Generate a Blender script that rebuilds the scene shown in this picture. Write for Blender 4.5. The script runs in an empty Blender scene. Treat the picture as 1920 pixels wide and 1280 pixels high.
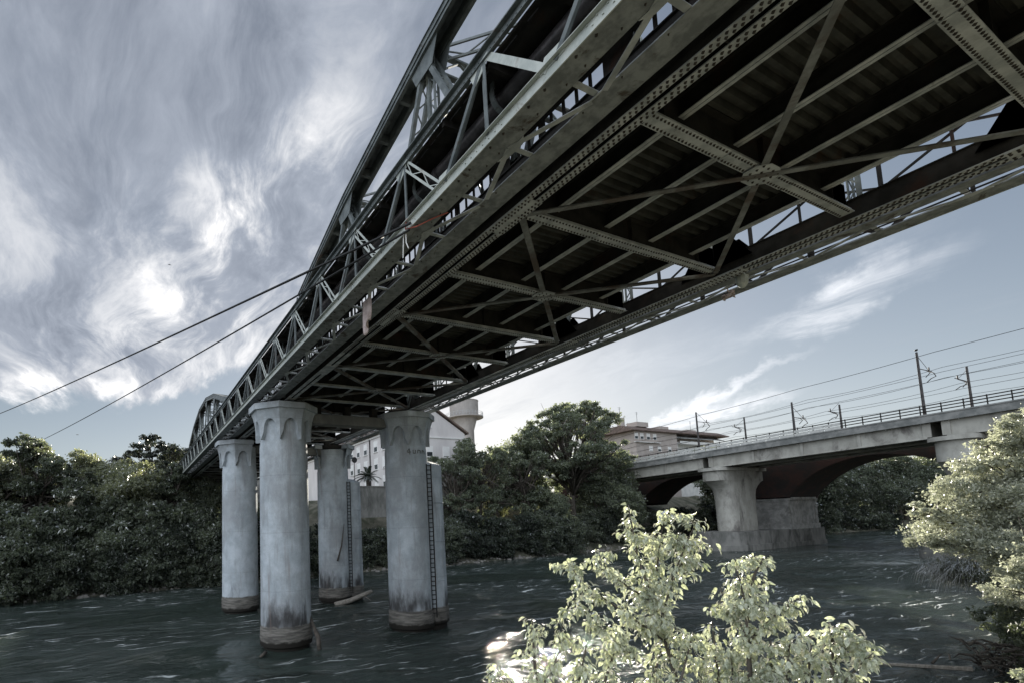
import bpy, math, random
import numpy as np
from mathutils import Vector, Matrix
WL = 12.92            # height of the bridge's lower flange above the water; water is z = 0
A = 2.8845            # crossbeam spacing
scene = bpy.context.scene
col = scene.collection
R = math.radians

def V(x, r, z=0.0):   # bridge coordinates (along, to the right, above lower flange) -> world
    return Vector((x, -r, z + WL))

# ------------------------------------------------------------------ camera
def bvec(x, r, z): return Vector((x, -r, z))
F_ = bvec(0.89672734, 0.43253928, 0.09375415)
R_ = bvec(-0.43156512, 0.90153217, -0.0314848)
U_ = bvec(-0.0981408, -0.01222774, 0.99509742)
cam_d = bpy.data.cameras.new('camera'); cam = bpy.data.objects.new('camera', cam_d); col.objects.link(cam)
M = Matrix.Identity(4)
for i in range(3):
    M[i][0] = R_[i]; M[i][1] = U_[i]; M[i][2] = -F_[i]
M.translation = V(-2.078, -6.762, -6.598)
cam.matrix_world = M
cam_d.sensor_width = 36; cam_d.lens = 937.513/1920*36
cam_d.shift_x = (960-696.51)/1920; cam_d.shift_y = (888.358-640)/1920
cam_d.clip_start = 0.1; cam_d.clip_end = 5000
scene.camera = cam

# ------------------------------------------------------------------ light
SUN_AZ, SUN_EL = 38.2, 17.5
sd = Vector((math.cos(R(SUN_EL))*math.cos(R(SUN_AZ)), -math.cos(R(SUN_EL))*math.sin(R(SUN_AZ)), math.sin(R(SUN_EL))))
sl = bpy.data.lights.new('sun', 'SUN'); sl.energy = 5.0; sl.angle = R(0.5); sl.color = (1.0, 0.93, 0.80)
so = bpy.data.objects.new('sun', sl); col.objects.link(so); so.rotation_euler = sd.to_track_quat('Z', 'Y').to_euler()
scene.view_settings.view_transform = 'Standard'; scene.view_settings.look = 'None'
scene.view_settings.exposure = 1.42; scene.view_settings.gamma = 1.0

def pixdir(px, py):   # viewing direction of a point of the sky
    d = F_ + R_*((px-696.51)/937.513) - U_*((py-888.358)/937.513)
    return d.normalized()

class NT:
    def __init__(s, tree): s.t = tree; s.n = tree.nodes; s.l = tree.links
    def node(s, typ, **kw):
        n = s.n.new(typ)
        for k, v in kw.items(): setattr(n, k, v)
        return n
    def link(s, a, b): s.l.new(a, b)
    def inp(s, n, i, v):
        if v is None: return
        if isinstance(v, bpy.types.NodeSocket): s.l.new(v, n.inputs[i])
        else: n.inputs[i].default_value = v
    def math(s, op, a, b=None, c=None, clamp=False):
        n = s.n.new('ShaderNodeMath'); n.operation = op; n.use_clamp = clamp
        s.inp(n, 0, a); s.inp(n, 1, b); s.inp(n, 2, c); return n.outputs[0]
    def vmath(s, op, a, b=None):
        n = s.n.new('ShaderNodeVectorMath'); n.operation = op
        s.inp(n, 0, a); s.inp(n, 1, b); return n.outputs[0]
    def mix(s, f, a, b, mode='MIX'):
        n = s.n.new('ShaderNodeMix'); n.data_type = 'RGBA'; n.blend_type = mode
        s.inp(n, 0, f); s.inp(n, 6, a); s.inp(n, 7, b); return n.outputs[2]
    def noise(s, vec, scale, detail=4, rough=.5, dist=0.0, out=0):
        n = s.n.new('ShaderNodeTexNoise'); s.inp(n, 'Vector', vec)
        n.inputs['Scale'].default_value = scale; n.inputs['Detail'].default_value = detail
        n.inputs['Roughness'].default_value = rough; n.inputs['Distortion'].default_value = dist
        return n.outputs[out]
    def ramp(s, f, a, b, lo=0.0, hi=1.0, smooth=True):
        n = s.n.new('ShaderNodeMapRange'); n.interpolation_type = 'SMOOTHSTEP' if smooth else 'LINEAR'
        s.inp(n, 0, f)
        for i, v in enumerate((a, b, lo, hi)): n.inputs[i+1].default_value = v
        return n.outputs[0]
    def mapping(s, vec, loc=(0,0,0), rot=(0,0,0), scale=(1,1,1), typ='POINT'):
        n = s.n.new('ShaderNodeMapping'); n.vector_type = typ; s.inp(n, 0, vec)
        n.inputs[1].default_value = loc; n.inputs[2].default_value = rot; n.inputs[3].default_value = scale
        return n.outputs[0]

world = bpy.data.worlds.new('World'); scene.world = world; world.use_nodes = True
world.node_tree.nodes.clear()
w = NT(world.node_tree)
sky = w.node('ShaderNodeTexSky'); sky.sky_type = 'NISHITA'; sky.sun_disc = False
sky.sun_elevation = R(SUN_EL); sky.sun_rotation = math.atan2(sd.x, sd.y)
sky.air_density = 1.0; sky.dust_density = 0.35; sky.ozone_density = 1.6
tc = w.node('ShaderNodeTexCoord'); D = tc.outputs['Generated']
# thin high cloud: a layer seen in perspective, plus broad banks in given directions of the sky
sep = w.node('ShaderNodeSeparateXYZ'); w.link(D, sep.inputs[0])
zz = w.math('ADD', w.math('MAXIMUM', sep.outputs[2], 0.0), 0.16)
pl = w.node('ShaderNodeCombineXYZ'); w.link(w.math('DIVIDE', sep.outputs[0], zz), pl.inputs[0]); w.link(w.math('DIVIDE', sep.outputs[1], zz), pl.inputs[1])
warp = w.noise(pl.outputs[0], 0.9, 4, .55, 0.0, 1)
warp = w.vmath('SUBTRACT', warp, (0.5, 0.5, 0.5))
sc_ = w.node('ShaderNodeVectorMath', operation='SCALE'); w.link(warp, sc_.inputs[0]); sc_.inputs[3].default_value = 0.55
pw = w.vmath('ADD', pl.outputs[0], sc_.outputs[0])
streak = w.noise(w.mapping(pw, rot=(0, 0, R(-35)), scale=(.8, 2.3, 1)), 1.2, 10, .64, 0.35)
wisps = w.noise(w.mapping(pw, loc=(3, 1, 0), rot=(0, 0, R(-12)), scale=(0.85, 2.2, 1)), 2.4, 10, .64, 0.45)
warpD = w.noise(D, 4.5, 8, .62, 0.2, 1)
wd = w.node('ShaderNodeVectorMath', operation='SCALE'); w.link(w.vmath('SUBTRACT', warpD, (.5, .5, .5)), wd.inputs[0]); wd.inputs[3].default_value = 0.20
DW = w.vmath('ADD', D, wd.outputs[0])
wd2 = w.node('ShaderNodeVectorMath', operation='SCALE'); w.link(w.vmath('SUBTRACT', warpD, (.5, .5, .5)), wd2.inputs[0]); wd2.inputs[3].default_value = 0.16
DW2 = w.vmath('ADD', D, wd2.outputs[0])
def blob(px, py, sx, sy, ang, src=None):
    """soft elliptical patch of sky around a direction; sx, sy in radians"""
    c = pixdir(px, py)
    right = c.cross(Vector((0, 0, 1))).normalized(); up = right.cross(c)
    a = R(ang); r2 = right*math.cos(a)+up*math.sin(a); u2 = -right*math.sin(a)+up*math.cos(a)
    m = Matrix((r2, u2, c)).transposed()   # columns
    v = w.mapping(src or DW, loc=tuple(c), rot=tuple(m.to_euler('XYZ')), scale=(sx, sy, 1.0), typ='TEXTURE')
    g = w.node('ShaderNodeTexGradient', gradient_type='SPHERICAL'); w.link(v, g.inputs[0])
    return w.ramp(g.outputs[1], 0.0, 0.9)
def addup(lst):
    acc = None
    for b, k in lst:
        t = w.math('MULTIPLY', b, k); acc = t if acc is None else w.math('ADD', acc, t)
    return acc
cover = addup([(blob(250, 350, 1.15, .62, 0), .62), (blob(300, 640, .62, .14, 16), .55), (blob(120, 690, .5, .12, 10), .35),
               (blob(700, 200, .5, .5, 40), .25), (blob(460, 470, .12, .25, -20), .35)])
hole = addup([(blob(60, 800, .5, .10, 4, DW2), .9), (blob(400, 740, .20, .055, 18, DW2), .9)])
cover = w.math('SUBTRACT', cover, hole)
cover = w.math('ADD', cover, w.math('MULTIPLY', w.math('SUBTRACT', streak, .5), 1.3))
right_w = addup([(blob(1580, 545, .15, .035, 10), .85), (blob(1400, 620, .30, .03, 22), .2), (blob(1290, 775, .16, .022, 8), 1.9),
                 (blob(1340, 735, .16, .014, 22), 1.0), (blob(1130, 680, .25, .05, 8), .3)])
rw = w.math('MULTIPLY', right_w, w.ramp(wisps, .30, .75), None, True)
cov = w.ramp(cover, 0.05, 0.75)
# brightness of the cloud itself: thick grey veil to luminous white
bright = addup([(blob(412, 395, .10, .05, -48, DW2), .6), (blob(455, 437, .09, .03, 4, DW2), .6), (blob(440, 505, .05, .12, -12, DW2), .5), (blob(385, 575, .18, .06, 32, DW2), .5), (blob(430, 420, .22, .15, -50), .25), (blob(300, 660, .60, .14, 20), .60), (blob(560, 350, .14, .03, -28, DW2), .25), (blob(60, 430, .35, .18, 0), .30),
                (blob(600, 620, .30, .12, 30), .45), (blob(880, 690, .40, .25, 0, DW2), .2), (blob(90, 740, .30, .04, 10, DW2), .6), (blob(560, 160, .30, .06, 20), .30), (blob(180, 240, .4, .12, -20), .12)])
dark = addup([(blob(420, 60, .60, .22, 0), .55), (blob(40, 600, .28, .10, 0, DW2), .45), (blob(240, 380, .28, .2, -20), .15), (blob(560, 250, .3, .1, 0), .15)])
fil = w.ramp(w.math('ADD', w.math('MULTIPLY', wisps, .6), w.math('MULTIPLY', streak, .4)), .40, .62)
bright = w.math('MULTIPLY', bright, w.math('ADD', w.math('MULTIPLY', fil, .95), .30))
lum = w.math('SUBTRACT', bright, dark)
lum = w.math('ADD', lum, w.math('MULTIPLY', w.math('SUBTRACT', wisps, .5), 1.25))
lum = w.math('ADD', lum, w.math('MULTIPLY', w.math('SUBTRACT', streak, .5), .7))
lr = w.node('ShaderNodeValToRGB'); w.link(w.ramp(lum, -.7, 1.25, smooth=False), lr.inputs[0])
cr = lr.color_ramp; cr.elements[0].color = (.090, .103, .128, 1); cr.elements[1].color = (.46, .455, .46, 1); cr.elements[1].position = .97
for p, c in ((.30, (.150, .166, .196, 1)), (.55, (.240, .251, .272, 1)), (.78, (.345, .348, .358, 1))):
    e = cr.elements.new(p); e.color = c
skyc = w.node('ShaderNodeVectorMath', operation='SCALE'); w.link(sky.outputs[0], skyc.inputs[0]); skyc.inputs[3].default_value = 0.046
# thin veil takes some blue out of the clear sky
bw = w.node('ShaderNodeRGBToBW'); w.link(skyc.outputs[0], bw.inputs[0])
cmb = w.node('ShaderNodeCombineColor')
for i, k in enumerate((.97, 1.02, 1.12)): w.link(w.math('MULTIPLY', bw.outputs[0], k), cmb.inputs[i])
clear0 = w.mix(.45, skyc.outputs[0], cmb.outputs[0])
den = w.vmath('ADD', w.vmath('MULTIPLY', clear0, (1.15, 1.15, 1.15)), (1, 1, 1))
clear = w.vmath('DIVIDE', clear0, den)
body = w.mix(cov, clear, lr.outputs[0])
white = w.node('ShaderNodeRGB'); white.outputs[0].default_value = (.40, .41, .43, 1)
body = w.mix(rw, body, white.outputs[0])
# unseen bright bank of sky behind the camera, added as fill for columns and ironwork
fill_dir = Vector((-.55, .80, .50)).normalized()
dp = w.node('ShaderNodeVectorMath', operation='DOT_PRODUCT'); w.link(DW, dp.inputs[0]); dp.inputs[1].default_value = tuple(fill_dir)
bank = w.ramp(dp.outputs[1], .35, .90)
cl = w.node('ShaderNodeRGB'); cl.outputs[0].default_value = (.66, .72, .80, 1)
body = w.mix(bank, body, cl.outputs[0])
bg = w.node('ShaderNodeBackground'); w.link(body, bg.inputs[0]); bg.inputs[1].default_value = 1.0
wo = w.node('ShaderNodeOutputWorld'); w.link(bg.outputs[0], wo.inputs[0])

# ------------------------------------------------------------------ materials
def mat(name):
    m = bpy.data.materials.new(name); m.use_nodes = True
    t = NT(m.node_tree); b = t.n['Principled BSDF']; return m, t, b
def rgba(c): return (c[0], c[1], c[2], 1)
def coords(t): return t.node('ShaderNodeNewGeometry').outputs['Position']
def basic(name, c1, c2, scale=3, rough=.8, metal=0, bump=.2, detail=6, c3=None, th=(.55, .7), bscale=None, spec=.4, stretch=None):
    m, t, b = mat(name); p = coords(t)
    if stretch: p = t.mapping(p, scale=stretch)
    n = t.noise(p, scale, detail, .6)
    c = t.mix(t.ramp(n, .35, .65), rgba(c1), rgba(c2))
    if c3 is not None:
        n2 = t.noise(p, scale*.37, 8, .7, .6); c = t.mix(t.ramp(n2, *th), c, rgba(c3))
    t.link(c, b.inputs['Base Color']); b.inputs['Roughness'].default_value = rough; b.inputs['Metallic'].default_value = metal
    b.inputs['Specular IOR Level'].default_value = spec
    if bump:
        bn = t.node('ShaderNodeBump'); bn.inputs['Strength'].default_value = bump; bn.inputs['Distance'].default_value = .02
        t.link(t.noise(p, bscale or scale*6, 5, .7), bn.inputs['Height']); t.link(bn.outputs[0], b.inputs['Normal'])
    return m
IRON = basic('grey_iron_paint', (.30, .318, .328), (.50, .515, .52), 2.5, .6, 0, .35, c3=(.15, .135, .12), th=(.58, .76))
IRON_L = basic('pale_iron_paint', (.42, .45, .42), (.55, .57, .53), 3, .5, 0, .25, c3=(.14, .09, .06), th=(.60, .74))
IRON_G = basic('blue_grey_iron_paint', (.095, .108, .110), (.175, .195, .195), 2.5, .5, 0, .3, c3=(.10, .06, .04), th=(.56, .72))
IRON_D = basic('rust_and_shade_iron', (.018, .017, .016), (.036, .034, .032), 2, .9, 0, .3, c3=(.045, .026, .02), spec=.15)  # rusty iron, darkened further so beam webs carry their shade in the colour
IRON_M = basic('speckled_iron', (.165, .176, .182), (.29, .305, .31), 5, .7, 0, .3, c3=(.08, .065, .055), th=(.56, .66))
IRON_R = basic('rust_stained_brace_iron', (.14, .145, .146), (.26, .27, .272), 2.2, .8, 0, .3, c3=(.10, .08, .07), th=(.42, .60))
RIV = basic('rivet_iron', (.035, .028, .024), (.07, .06, .05), 6, .7, 0, 0)
TROUGH = basic('trough_iron', (.035, .036, .034), (.07, .07, .064), 1.8, .85, 0, .2, c3=(.05, .03, .02))
PIPE = basic('pipe_metal', (.06, .056, .058), (.11, .10, .105), 4, .32, .5, .1)
RUSTR = basic('rusty_red_pipe', (.16, .06, .04), (.25, .10, .07), 4, .7, 0, .1)

def column_mat(name, tone=1.0):
    m, t, b = mat(name); p = coords(t)
    s3 = t.node('ShaderNodeSeparateXYZ'); t.link(p, s3.inputs[0]); z = s3.outputs[2]
    n = t.noise(p, 1.1, 7, .65); n2 = t.noise(t.mapping(p, scale=(2.2, 2.2, .25)), 1.3, 6, .6)
    c = t.mix(t.ramp(n, .3, .7), rgba([.36*tone, .40*tone, .43*tone]), rgba([.53*tone, .575*tone, .61*tone]))
    c = t.mix(t.ramp(n2, .54, .78, 0, .7), c, rgba((.24, .245, .245)))                 # run-off streaks
    n3 = t.noise(t.mapping(p, scale=(1, 1, .6)), 3.4, 8, .75, .8)
    c = t.mix(t.ramp(n3, .665, .72), c, rgba((.10, .085, .07)))                 # dirt flecks
    blot = t.noise(t.mapping(p, scale=(1, 1, .5)), .55, 6, .68)
    c = t.mix(t.ramp(blot, .44, .60, 0, .55), c, rgba((.25, .255, .26)))
    fine = t.noise(p, 26, 3, .7); c = t.mix(t.ramp(fine, .35, .65, 0, .22), c, rgba((.2, .2, .2)))
    # day joints of the casting
    j = t.math('ABSOLUTE', t.math('SUBTRACT', t.math('FRACT', t.math('DIVIDE', z, 2.95)), .5))
    c = t.mix(t.ramp(j, .493, .497, 0, .28), c, rgba((.16, .16, .16)))
    # dark splash stain and tan low-water band
    nz = t.math('ADD', z, t.math('MULTIPLY', t.math('SUBTRACT', t.noise(t.mapping(p, scale=(1.2, 1.2, .35)), 1.4, 6, .7), .5), 3.4))
    pat = t.ramp(t.noise(t.mapping(p, scale=(1, 1, .3)), .55, 4, .6), .42, .56)
    c = t.mix(t.math('MULTIPLY', t.ramp(nz, 2.6, 1.3), t.math('MULTIPLY', pat, .95)), c, rgba((.045, .043, .043)))
    nz2 = t.math('ADD', z, t.math('MULTIPLY', t.math('SUBTRACT', t.noise(p, 2.5, 6, .7), .5), .28))
    c = t.mix(t.ramp(nz2, 1.26, 1.16), c, t.mix(t.ramp(t.noise(t.mapping(p, scale=(.5, .5, 5)), 2, 6, .7), .35, .7), rgba((.075, .07, .064)), rgba((.24, .225, .20))))
    rs = t.noise(t.mapping(p, scale=(2.6, 2.6, .16)), 1.0, 5, .6)
    c = t.mix(t.ramp(rs, .60, .74, 0, .40), c, rgba((.20, .14, .11)))            # rust runs
    c = t.mix(t.ramp(t.math('ADD', z, t.math('MULTIPLY', t.math('SUBTRACT', t.noise(p, 1.4, 5, .7), .5), .5)), .52, .38), c, rgba((.02, .018, .015)))
    t.link(c, b.inputs['Base Color']); b.inputs['Roughness'].default_value = .85; b.inputs['Specular IOR Level'].default_value = .25
    bn = t.node('ShaderNodeBump'); bn.inputs['Strength'].default_value = .45; bn.inputs['Distance'].default_value = .03
    t.link(t.math('ADD', t.noise(p, 9, 6, .7), t.math('MULTIPLY', n3, .6)), bn.inputs['Height']); t.link(bn.outputs[0], b.inputs['Normal'])
    return m
COLM = column_mat('weathered_cement_column')
CONC = basic('rail_bridge_concrete', (.30, .29, .26), (.42, .41, .37), .8, .9, 0, .2, c3=(.14, .13, .12), th=(.52, .70), stretch=(1, 1, .6))
CONC_D = basic('stained_concrete', (.13, .13, .12), (.22, .215, .20), .9, .9, 0, .3, c3=(.06, .06, .055), th=(.48, .66), stretch=(1, 1, .4))
FASC = basic('fascia_concrete', (.15, .155, .15), (.25, .25, .24), 1.2, .9, 0, .3, c3=(.42, .41, .38), th=(.62, .68))
STONE = basic('pale_stone_blocks', (.20, .20, .19), (.34, .335, .32), 1.1, .9, 0, .3, c3=(.09, .09, .08))
def brick_mat(name, c1, c2, mortar, sc=4):
    m, t, b = mat(name)
    p = t.mapping(coords(t), rot=(R(90), 0, 0))
    bt = t.node('ShaderNodeTexBrick'); t.link(p, bt.inputs[0]); bt.inputs['Scale'].default_value = sc
    bt.inputs['Color1'].default_value = rgba(c1); bt.inputs['Color2'].default_value = rgba(c2); bt.inputs['Mortar'].default_value = rgba(mortar)
    bt.inputs['Mortar Size'].default_value = .03
    n = t.noise(coords(t), .5, 7, .7)
    t.link(t.mix(t.ramp(n, .38, .58), bt.outputs[0], rgba((.018, .015, .014))), b.inputs['Base Color']); b.inputs['Roughness'].default_value = .95
    return m
BRICK = brick_mat('old_red_brick', (.050, .020, .016), (.036, .015, .012), (.03, .024, .02))
def wall_mat(name, c1, c2):
    return basic(name, c1, c2, .35, .9, 0, .1, c3=tuple(v*.72 for v in c1), th=(.55, .75), bscale=6, stretch=(1, 1, .4))
PINK = wall_mat('pinkish_plaster', (.54, .51, .50), (.64, .61, .595))
TERRA = wall_mat('salmon_plaster', (.38, .335, .305), (.44, .39, .36))
WHITE = basic('white_plaster', (.62, .62, .60), (.74, .73, .70), .6, .85, 0, 0)
DGLASS = basic('dark_window_glass', (.02, .025, .03), (.05, .055, .06), .5, .15, 0, 0, spec=.6)
SHUT = basic('white_shutter', (.72, .71, .69), (.80, .79, .77), .8, .7, 0, 0)
ROOF = basic('brown_roof', (.12, .09, .075), (.19, .14, .12), .8, .9, 0, 0)
AWN = basic('grey_awning_cloth', (.42, .43, .43), (.52, .53, .53), .8, .8, 0, 0)
BLK = basic('black_rubber', (.012, .012, .012), (.02, .02, .02), 5, .6, 0, 0)
MASTM = basic('dark_mast_steel', (.035, .032, .032), (.07, .062, .060), 3, .7, 0, 0)
CLOTH = basic('dirty_pink_cloth', (.36, .29, .27), (.50, .42, .40), 5, .9, 0, .2, c3=(.2, .15, .14))
BARK = basic('bark', (.05, .042, .035), (.11, .095, .08), 4, .95, 0, .5)
DRIFT = basic('grey_driftwood', (.20, .18, .155), (.34, .31, .27), 6, .9, 0, .4, stretch=(3, 1, 1))
GROUND = basic('bank_earth_and_grass', (.085, .082, .060), (.17, .16, .125), .6, .97, 0, .5, c3=(.05, .055, .035), th=(.45, .6), bscale=5)
GRAVEL = basic('pale_river_gravel', (.16, .15, .14), (.30, .285, .26), 1.5, .95, 0, .5)

def leaf_mat(name, c1, c2, trans=.35, scale=.8, tcol=None, gloss=.25):
    m = bpy.data.materials.new(name); m.use_nodes = True; t = NT(m.node_tree); t.n.clear()
    p = coords(t); n = t.noise(p, scale, 5, .65); n2 = t.noise(p, scale*14, 2, .5)
    f = t.math('ADD', t.math('MULTIPLY', n, .6), t.math('MULTIPLY', n2, .4))
    c = t.mix(t.ramp(f, .35, .65), rgba(c1), rgba(c2))
    di = t.node('ShaderNodeBsdfDiffuse'); t.link(c, di.inputs[0])
    tr = t.node('ShaderNodeBsdfTranslucent')
    tc2 = t.mix(1.0, c, rgba(tcol or (1.0, 1.0, .55)), 'MULTIPLY'); t.link(tc2, tr.inputs[0])
    mx = t.node('ShaderNodeMixShader'); mx.inputs[0].default_value = trans; t.link(di.outputs[0], mx.inputs[1]); t.link(tr.outputs[0], mx.inputs[2])
    gl = t.node('ShaderNodeBsdfGlossy'); gl.inputs['Roughness'].default_value = .45; gl.inputs[0].default_value = (1, 1, 1, 1)
    fr = t.node('ShaderNodeFresnel'); fr.inputs[0].default_value = 1.4
    m2 = t.node('ShaderNodeMixShader'); t.link(t.math('MULTIPLY', fr.outputs[0], gloss*2), m2.inputs[0]); t.link(mx.outputs[0], m2.inputs[1]); t.link(gl.outputs[0], m2.inputs[2])
    o = t.node('ShaderNodeOutputMaterial'); t.link(m2.outputs[0], o.inputs[0]); return m
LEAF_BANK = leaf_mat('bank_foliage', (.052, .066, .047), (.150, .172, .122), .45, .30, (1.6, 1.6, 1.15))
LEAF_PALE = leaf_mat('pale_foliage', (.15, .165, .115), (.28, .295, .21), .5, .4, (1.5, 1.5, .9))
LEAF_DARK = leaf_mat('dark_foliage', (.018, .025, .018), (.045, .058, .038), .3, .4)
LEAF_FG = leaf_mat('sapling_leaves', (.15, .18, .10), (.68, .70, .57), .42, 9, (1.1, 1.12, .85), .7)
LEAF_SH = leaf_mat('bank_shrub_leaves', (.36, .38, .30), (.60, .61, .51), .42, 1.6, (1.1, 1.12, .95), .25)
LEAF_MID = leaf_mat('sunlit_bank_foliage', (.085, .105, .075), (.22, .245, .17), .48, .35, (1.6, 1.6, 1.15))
GRASS = leaf_mat('overhanging_grass', (.05, .055, .035), (.11, .115, .08), .08, 1.5)

def water_mat():
    m, t, b = mat('river_water'); p = coords(t)
    b.inputs['Base Color'].default_value = (.034, .046, .040, 1)
    b.inputs['Roughness'].default_value = .07; b.inputs['IOR'].default_value = 1.333; b.inputs['Specular IOR Level'].default_value = .5
    slick = t.ramp(t.noise(t.mapping(p, scale=(1.0, .28, 1)), .16, 5, .6, .5), .40, .62)
    n1 = t.noise(t.mapping(p, rot=(0, 0, R(12)), scale=(1.6, .7, 1)), 1.3, 5, .6, .9)
    n2 = t.noise(t.mapping(p, rot=(0, 0, R(-9)), scale=(1.5, .8, 1)), 5.5, 4, .6, .4)
    n3 = t.noise(t.mapping(p, scale=(1.0, .6, 1)), .35, 4, .55, 1.2)
    rough_ = t.ramp(t.noise(t.mapping(p, loc=(4, 9, 0), scale=(1.3, .6, 1)), .13, 4, .6, .4), .42, .60, .09, .95)
    h = t.math('MULTIPLY', t.math('ADD', t.math('MULTIPLY', n1, .36), t.math('MULTIPLY', n2, .16)), rough_)
    h = t.math('ADD', h, t.math('MULTIPLY', n3, .25))
    fp = t.vmath('ADD', p, t.vmath('SCALE', t.noise(p, .5, 3, .5, 0, 1)) if False else t.mapping(t.noise(p, .45, 3, .5, 0, 1), scale=(1.6, 1.6, 0)))
    f1 = t.noise(t.mapping(fp, rot=(0, 0, R(8)), scale=(3.4, .30, 1)), 1.0, 8, .66, .25)
    fm = t.noise(t.mapping(p, loc=(4, 9, 0), scale=(1.3, .6, 1)), .13, 4, .6, .4)
    painted_glint = t.math('MULTIPLY', t.ramp(f1, .575, .66), t.ramp(fm, .46, .58))  # white streaks painted in as bright sky glints on the ripples
    wc = t.mix(painted_glint, rgba((.034, .046, .040)), rgba((.80, .83, .82))); t.link(wc, b.inputs['Base Color'])
    t.link(t.ramp(painted_glint, 0, 1, .07, .6), b.inputs['Roughness'])
    bn = t.node('ShaderNodeBump'); bn.inputs['Strength'].default_value = 1.0; bn.inputs['Distance'].default_value = 1.0
    t.link(h, bn.inputs['Height']); t.link(bn.outputs[0], b.inputs['Normal'])
    return m
WATER = water_mat()

# ------------------------------------------------------------------ mesh builder (bridge coordinates)
class MB:
    def __init__(s): s.v = []; s.f = []; s.mi = []; s.cur = 0
    def _add(s, pts, faces):
        o = len(s.v); s.v += [tuple(p) for p in pts]; s.f += [tuple(i+o for i in f) for f in faces]; s.mi += [s.cur]*len(faces)
    def hexa(s, p8): # bottom 4 ccw, top 4
        s._add(p8, [(3,2,1,0),(4,5,6,7),(0,1,5,4),(1,2,6,5),(2,3,7,6),(3,0,4,7)])
    def box(s, x0, x1, r0, r1, z0, z1):
        s.hexa([(x0,r0,z0),(x1,r0,z0),(x1,r1,z0),(x0,r1,z0),(x0,r0,z1),(x1,r0,z1),(x1,r1,z1),(x0,r1,z1)]); return s
    def bar(s, p, q, w_, h_, side=(0,1,0)):
        """bar from p to q; w_ along 'side', h_ across"""
        p = Vector(p); q = Vector(q); d = (q-p)
        if d.length < 1e-6: return s
        d.normalize(); sd_ = Vector(side); sd_ = (sd_-d*sd_.dot(d))
        if sd_.length < 1e-4: sd_ = Vector((1,0,0))-d*d.x
        sd_.normalize(); up = d.cross(sd_)
        a = sd_*w_/2; b = up*h_/2
        s.hexa([p-a-b, p+a-b, p+a+b, p-a+b, q-a-b, q+a-b, q+a+b, q-a+b]); return s
    def prism(s, pts, ext):
        n = len(pts); e = Vector(ext); P = [Vector(p) for p in pts]
        s._add(P+[p+e for p in P], [tuple(reversed(range(n))), tuple(range(n, 2*n))]+[(i, (i+1) % n, (i+1) % n+n, i+n) for i in range(n)]); return s
    def tube(s, pts, rad, n=8, caps=True):
        P = [Vector(p) for p in pts]; k = len(P)
        rad = [rad]*k if not hasattr(rad, '__len__') else rad
        vs = []; prev = None
        for i in range(k):
            d = (P[min(i+1, k-1)]-P[max(i-1, 0)]).normalized()
            a = prev if prev is not None else (Vector((0,0,1)) if abs(d.z) < .9 else Vector((1,0,0)))
            a = (a-d*a.dot(d)).normalized(); prev = a; b = d.cross(a)
            for j in range(n):
                t = 2*math.pi*j/n; vs.append(P[i]+(a*math.cos(t)+b*math.sin(t))*rad[i])
        fs = [(i*n+j, i*n+(j+1) % n, (i+1)*n+(j+1) % n, (i+1)*n+j) for i in range(k-1) for j in range(n)]
        if caps: fs += [tuple(reversed(range(n))), tuple(range((k-1)*n, k*n))]
        s._add(vs, fs); return s
    def lathe(s, cx, cr, prof, n=32, a0=0, a1=360):
        full = abs(a1-a0) >= 360; m = n if full else n+1
        vs = []
        for (rr, z) in prof:
            for j in range(m):
                t = R(a0+(a1-a0)*j/n); vs.append((cx+rr*math.cos(t), cr+rr*math.sin(t), z))
        fs = []
        for i in range(len(prof)-1):
            for j in range(n): fs.append((i*m+j, i*m+(j+1) % m, (i+1)*m+(j+1) % m, (i+1)*m+j))
        if full: fs += [tuple(reversed(range(m))), tuple(range((len(prof)-1)*m, len(prof)*m))]
        s._add(vs, fs); return s
    def rivet(s, c, r=.030, h=.026, sgn=-1):
        x, y, z = c; k_ = s.cur; s.cur = 1
        s._add([(x+r, y, z), (x, y+r, z), (x-r, y, z), (x, y-r, z), (x+r*.5, y, z+sgn*h), (x, y+r*.5, z+sgn*h), (x-r*.5, y, z+sgn*h), (x, y-r*.5, z+sgn*h)],
               [(0,1,5,4), (1,2,6,5), (2,3,7,6), (3,0,4,7), (4,5,6,7)]); s.cur = k_
    def laced(s, p, q, gap, w_, axis=(0,1,0), n=None, th=.02, deep=None):
        """two flats joined by zigzag lacing; gap along axis"""
        p = Vector(p); q = Vector(q); a = Vector(axis); d = (q-p).normalized(); a = (a-d*a.dot(d)).normalized(); o = d.cross(a)
        side = tuple(a) if deep is None else tuple(o)
        for sg in (-1, 1): s.bar(p+a*sg*gap/2, q+a*sg*gap/2, deep or w_, th if deep is None else w_, side)
        L = (q-p).length; n = n or max(2, int(L/(gap*1.1)))
        for i in range(n):
            t0 = L*i/n; t1 = L*(i+1)/n; sg = 1 if i % 2 else -1
            s.bar(p+d*t0+a*sg*gap/2, p+d*t1-a*sg*gap/2, w_*.35, th*.8, tuple(a+d))
        return s
    def build(s, name, material, parent=None, origin=None, smooth=False, world=False):
        me = bpy.data.meshes.new(name)
        if parent is not None: org = parent.location.copy()
        elif origin is not None: org = V(*origin)
        else: org = Vector((0, 0, 0))
        vs = [(V(*p)-org) for p in s.v]
        me.from_pydata([tuple(v_) for v_ in vs], [], [tuple(reversed(f)) for f in s.f])
        mats = material if isinstance(material, (list, tuple)) else [material]
        if len(mats) == 1 and 1 in s.mi: mats = [mats[0], RIV]
        for m_ in mats: me.materials.append(m_)
        if len(mats) > 1: me.polygons.foreach_set('material_index', s.mi)
        if smooth: me.polygons.foreach_set('use_smooth', [True]*len(me.polygons))
        me.update()
        o = bpy.data.objects.new(name, me); col.objects.link(o)
        if parent is not None: o.parent = parent
        else: o.location = org
        return o
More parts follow.
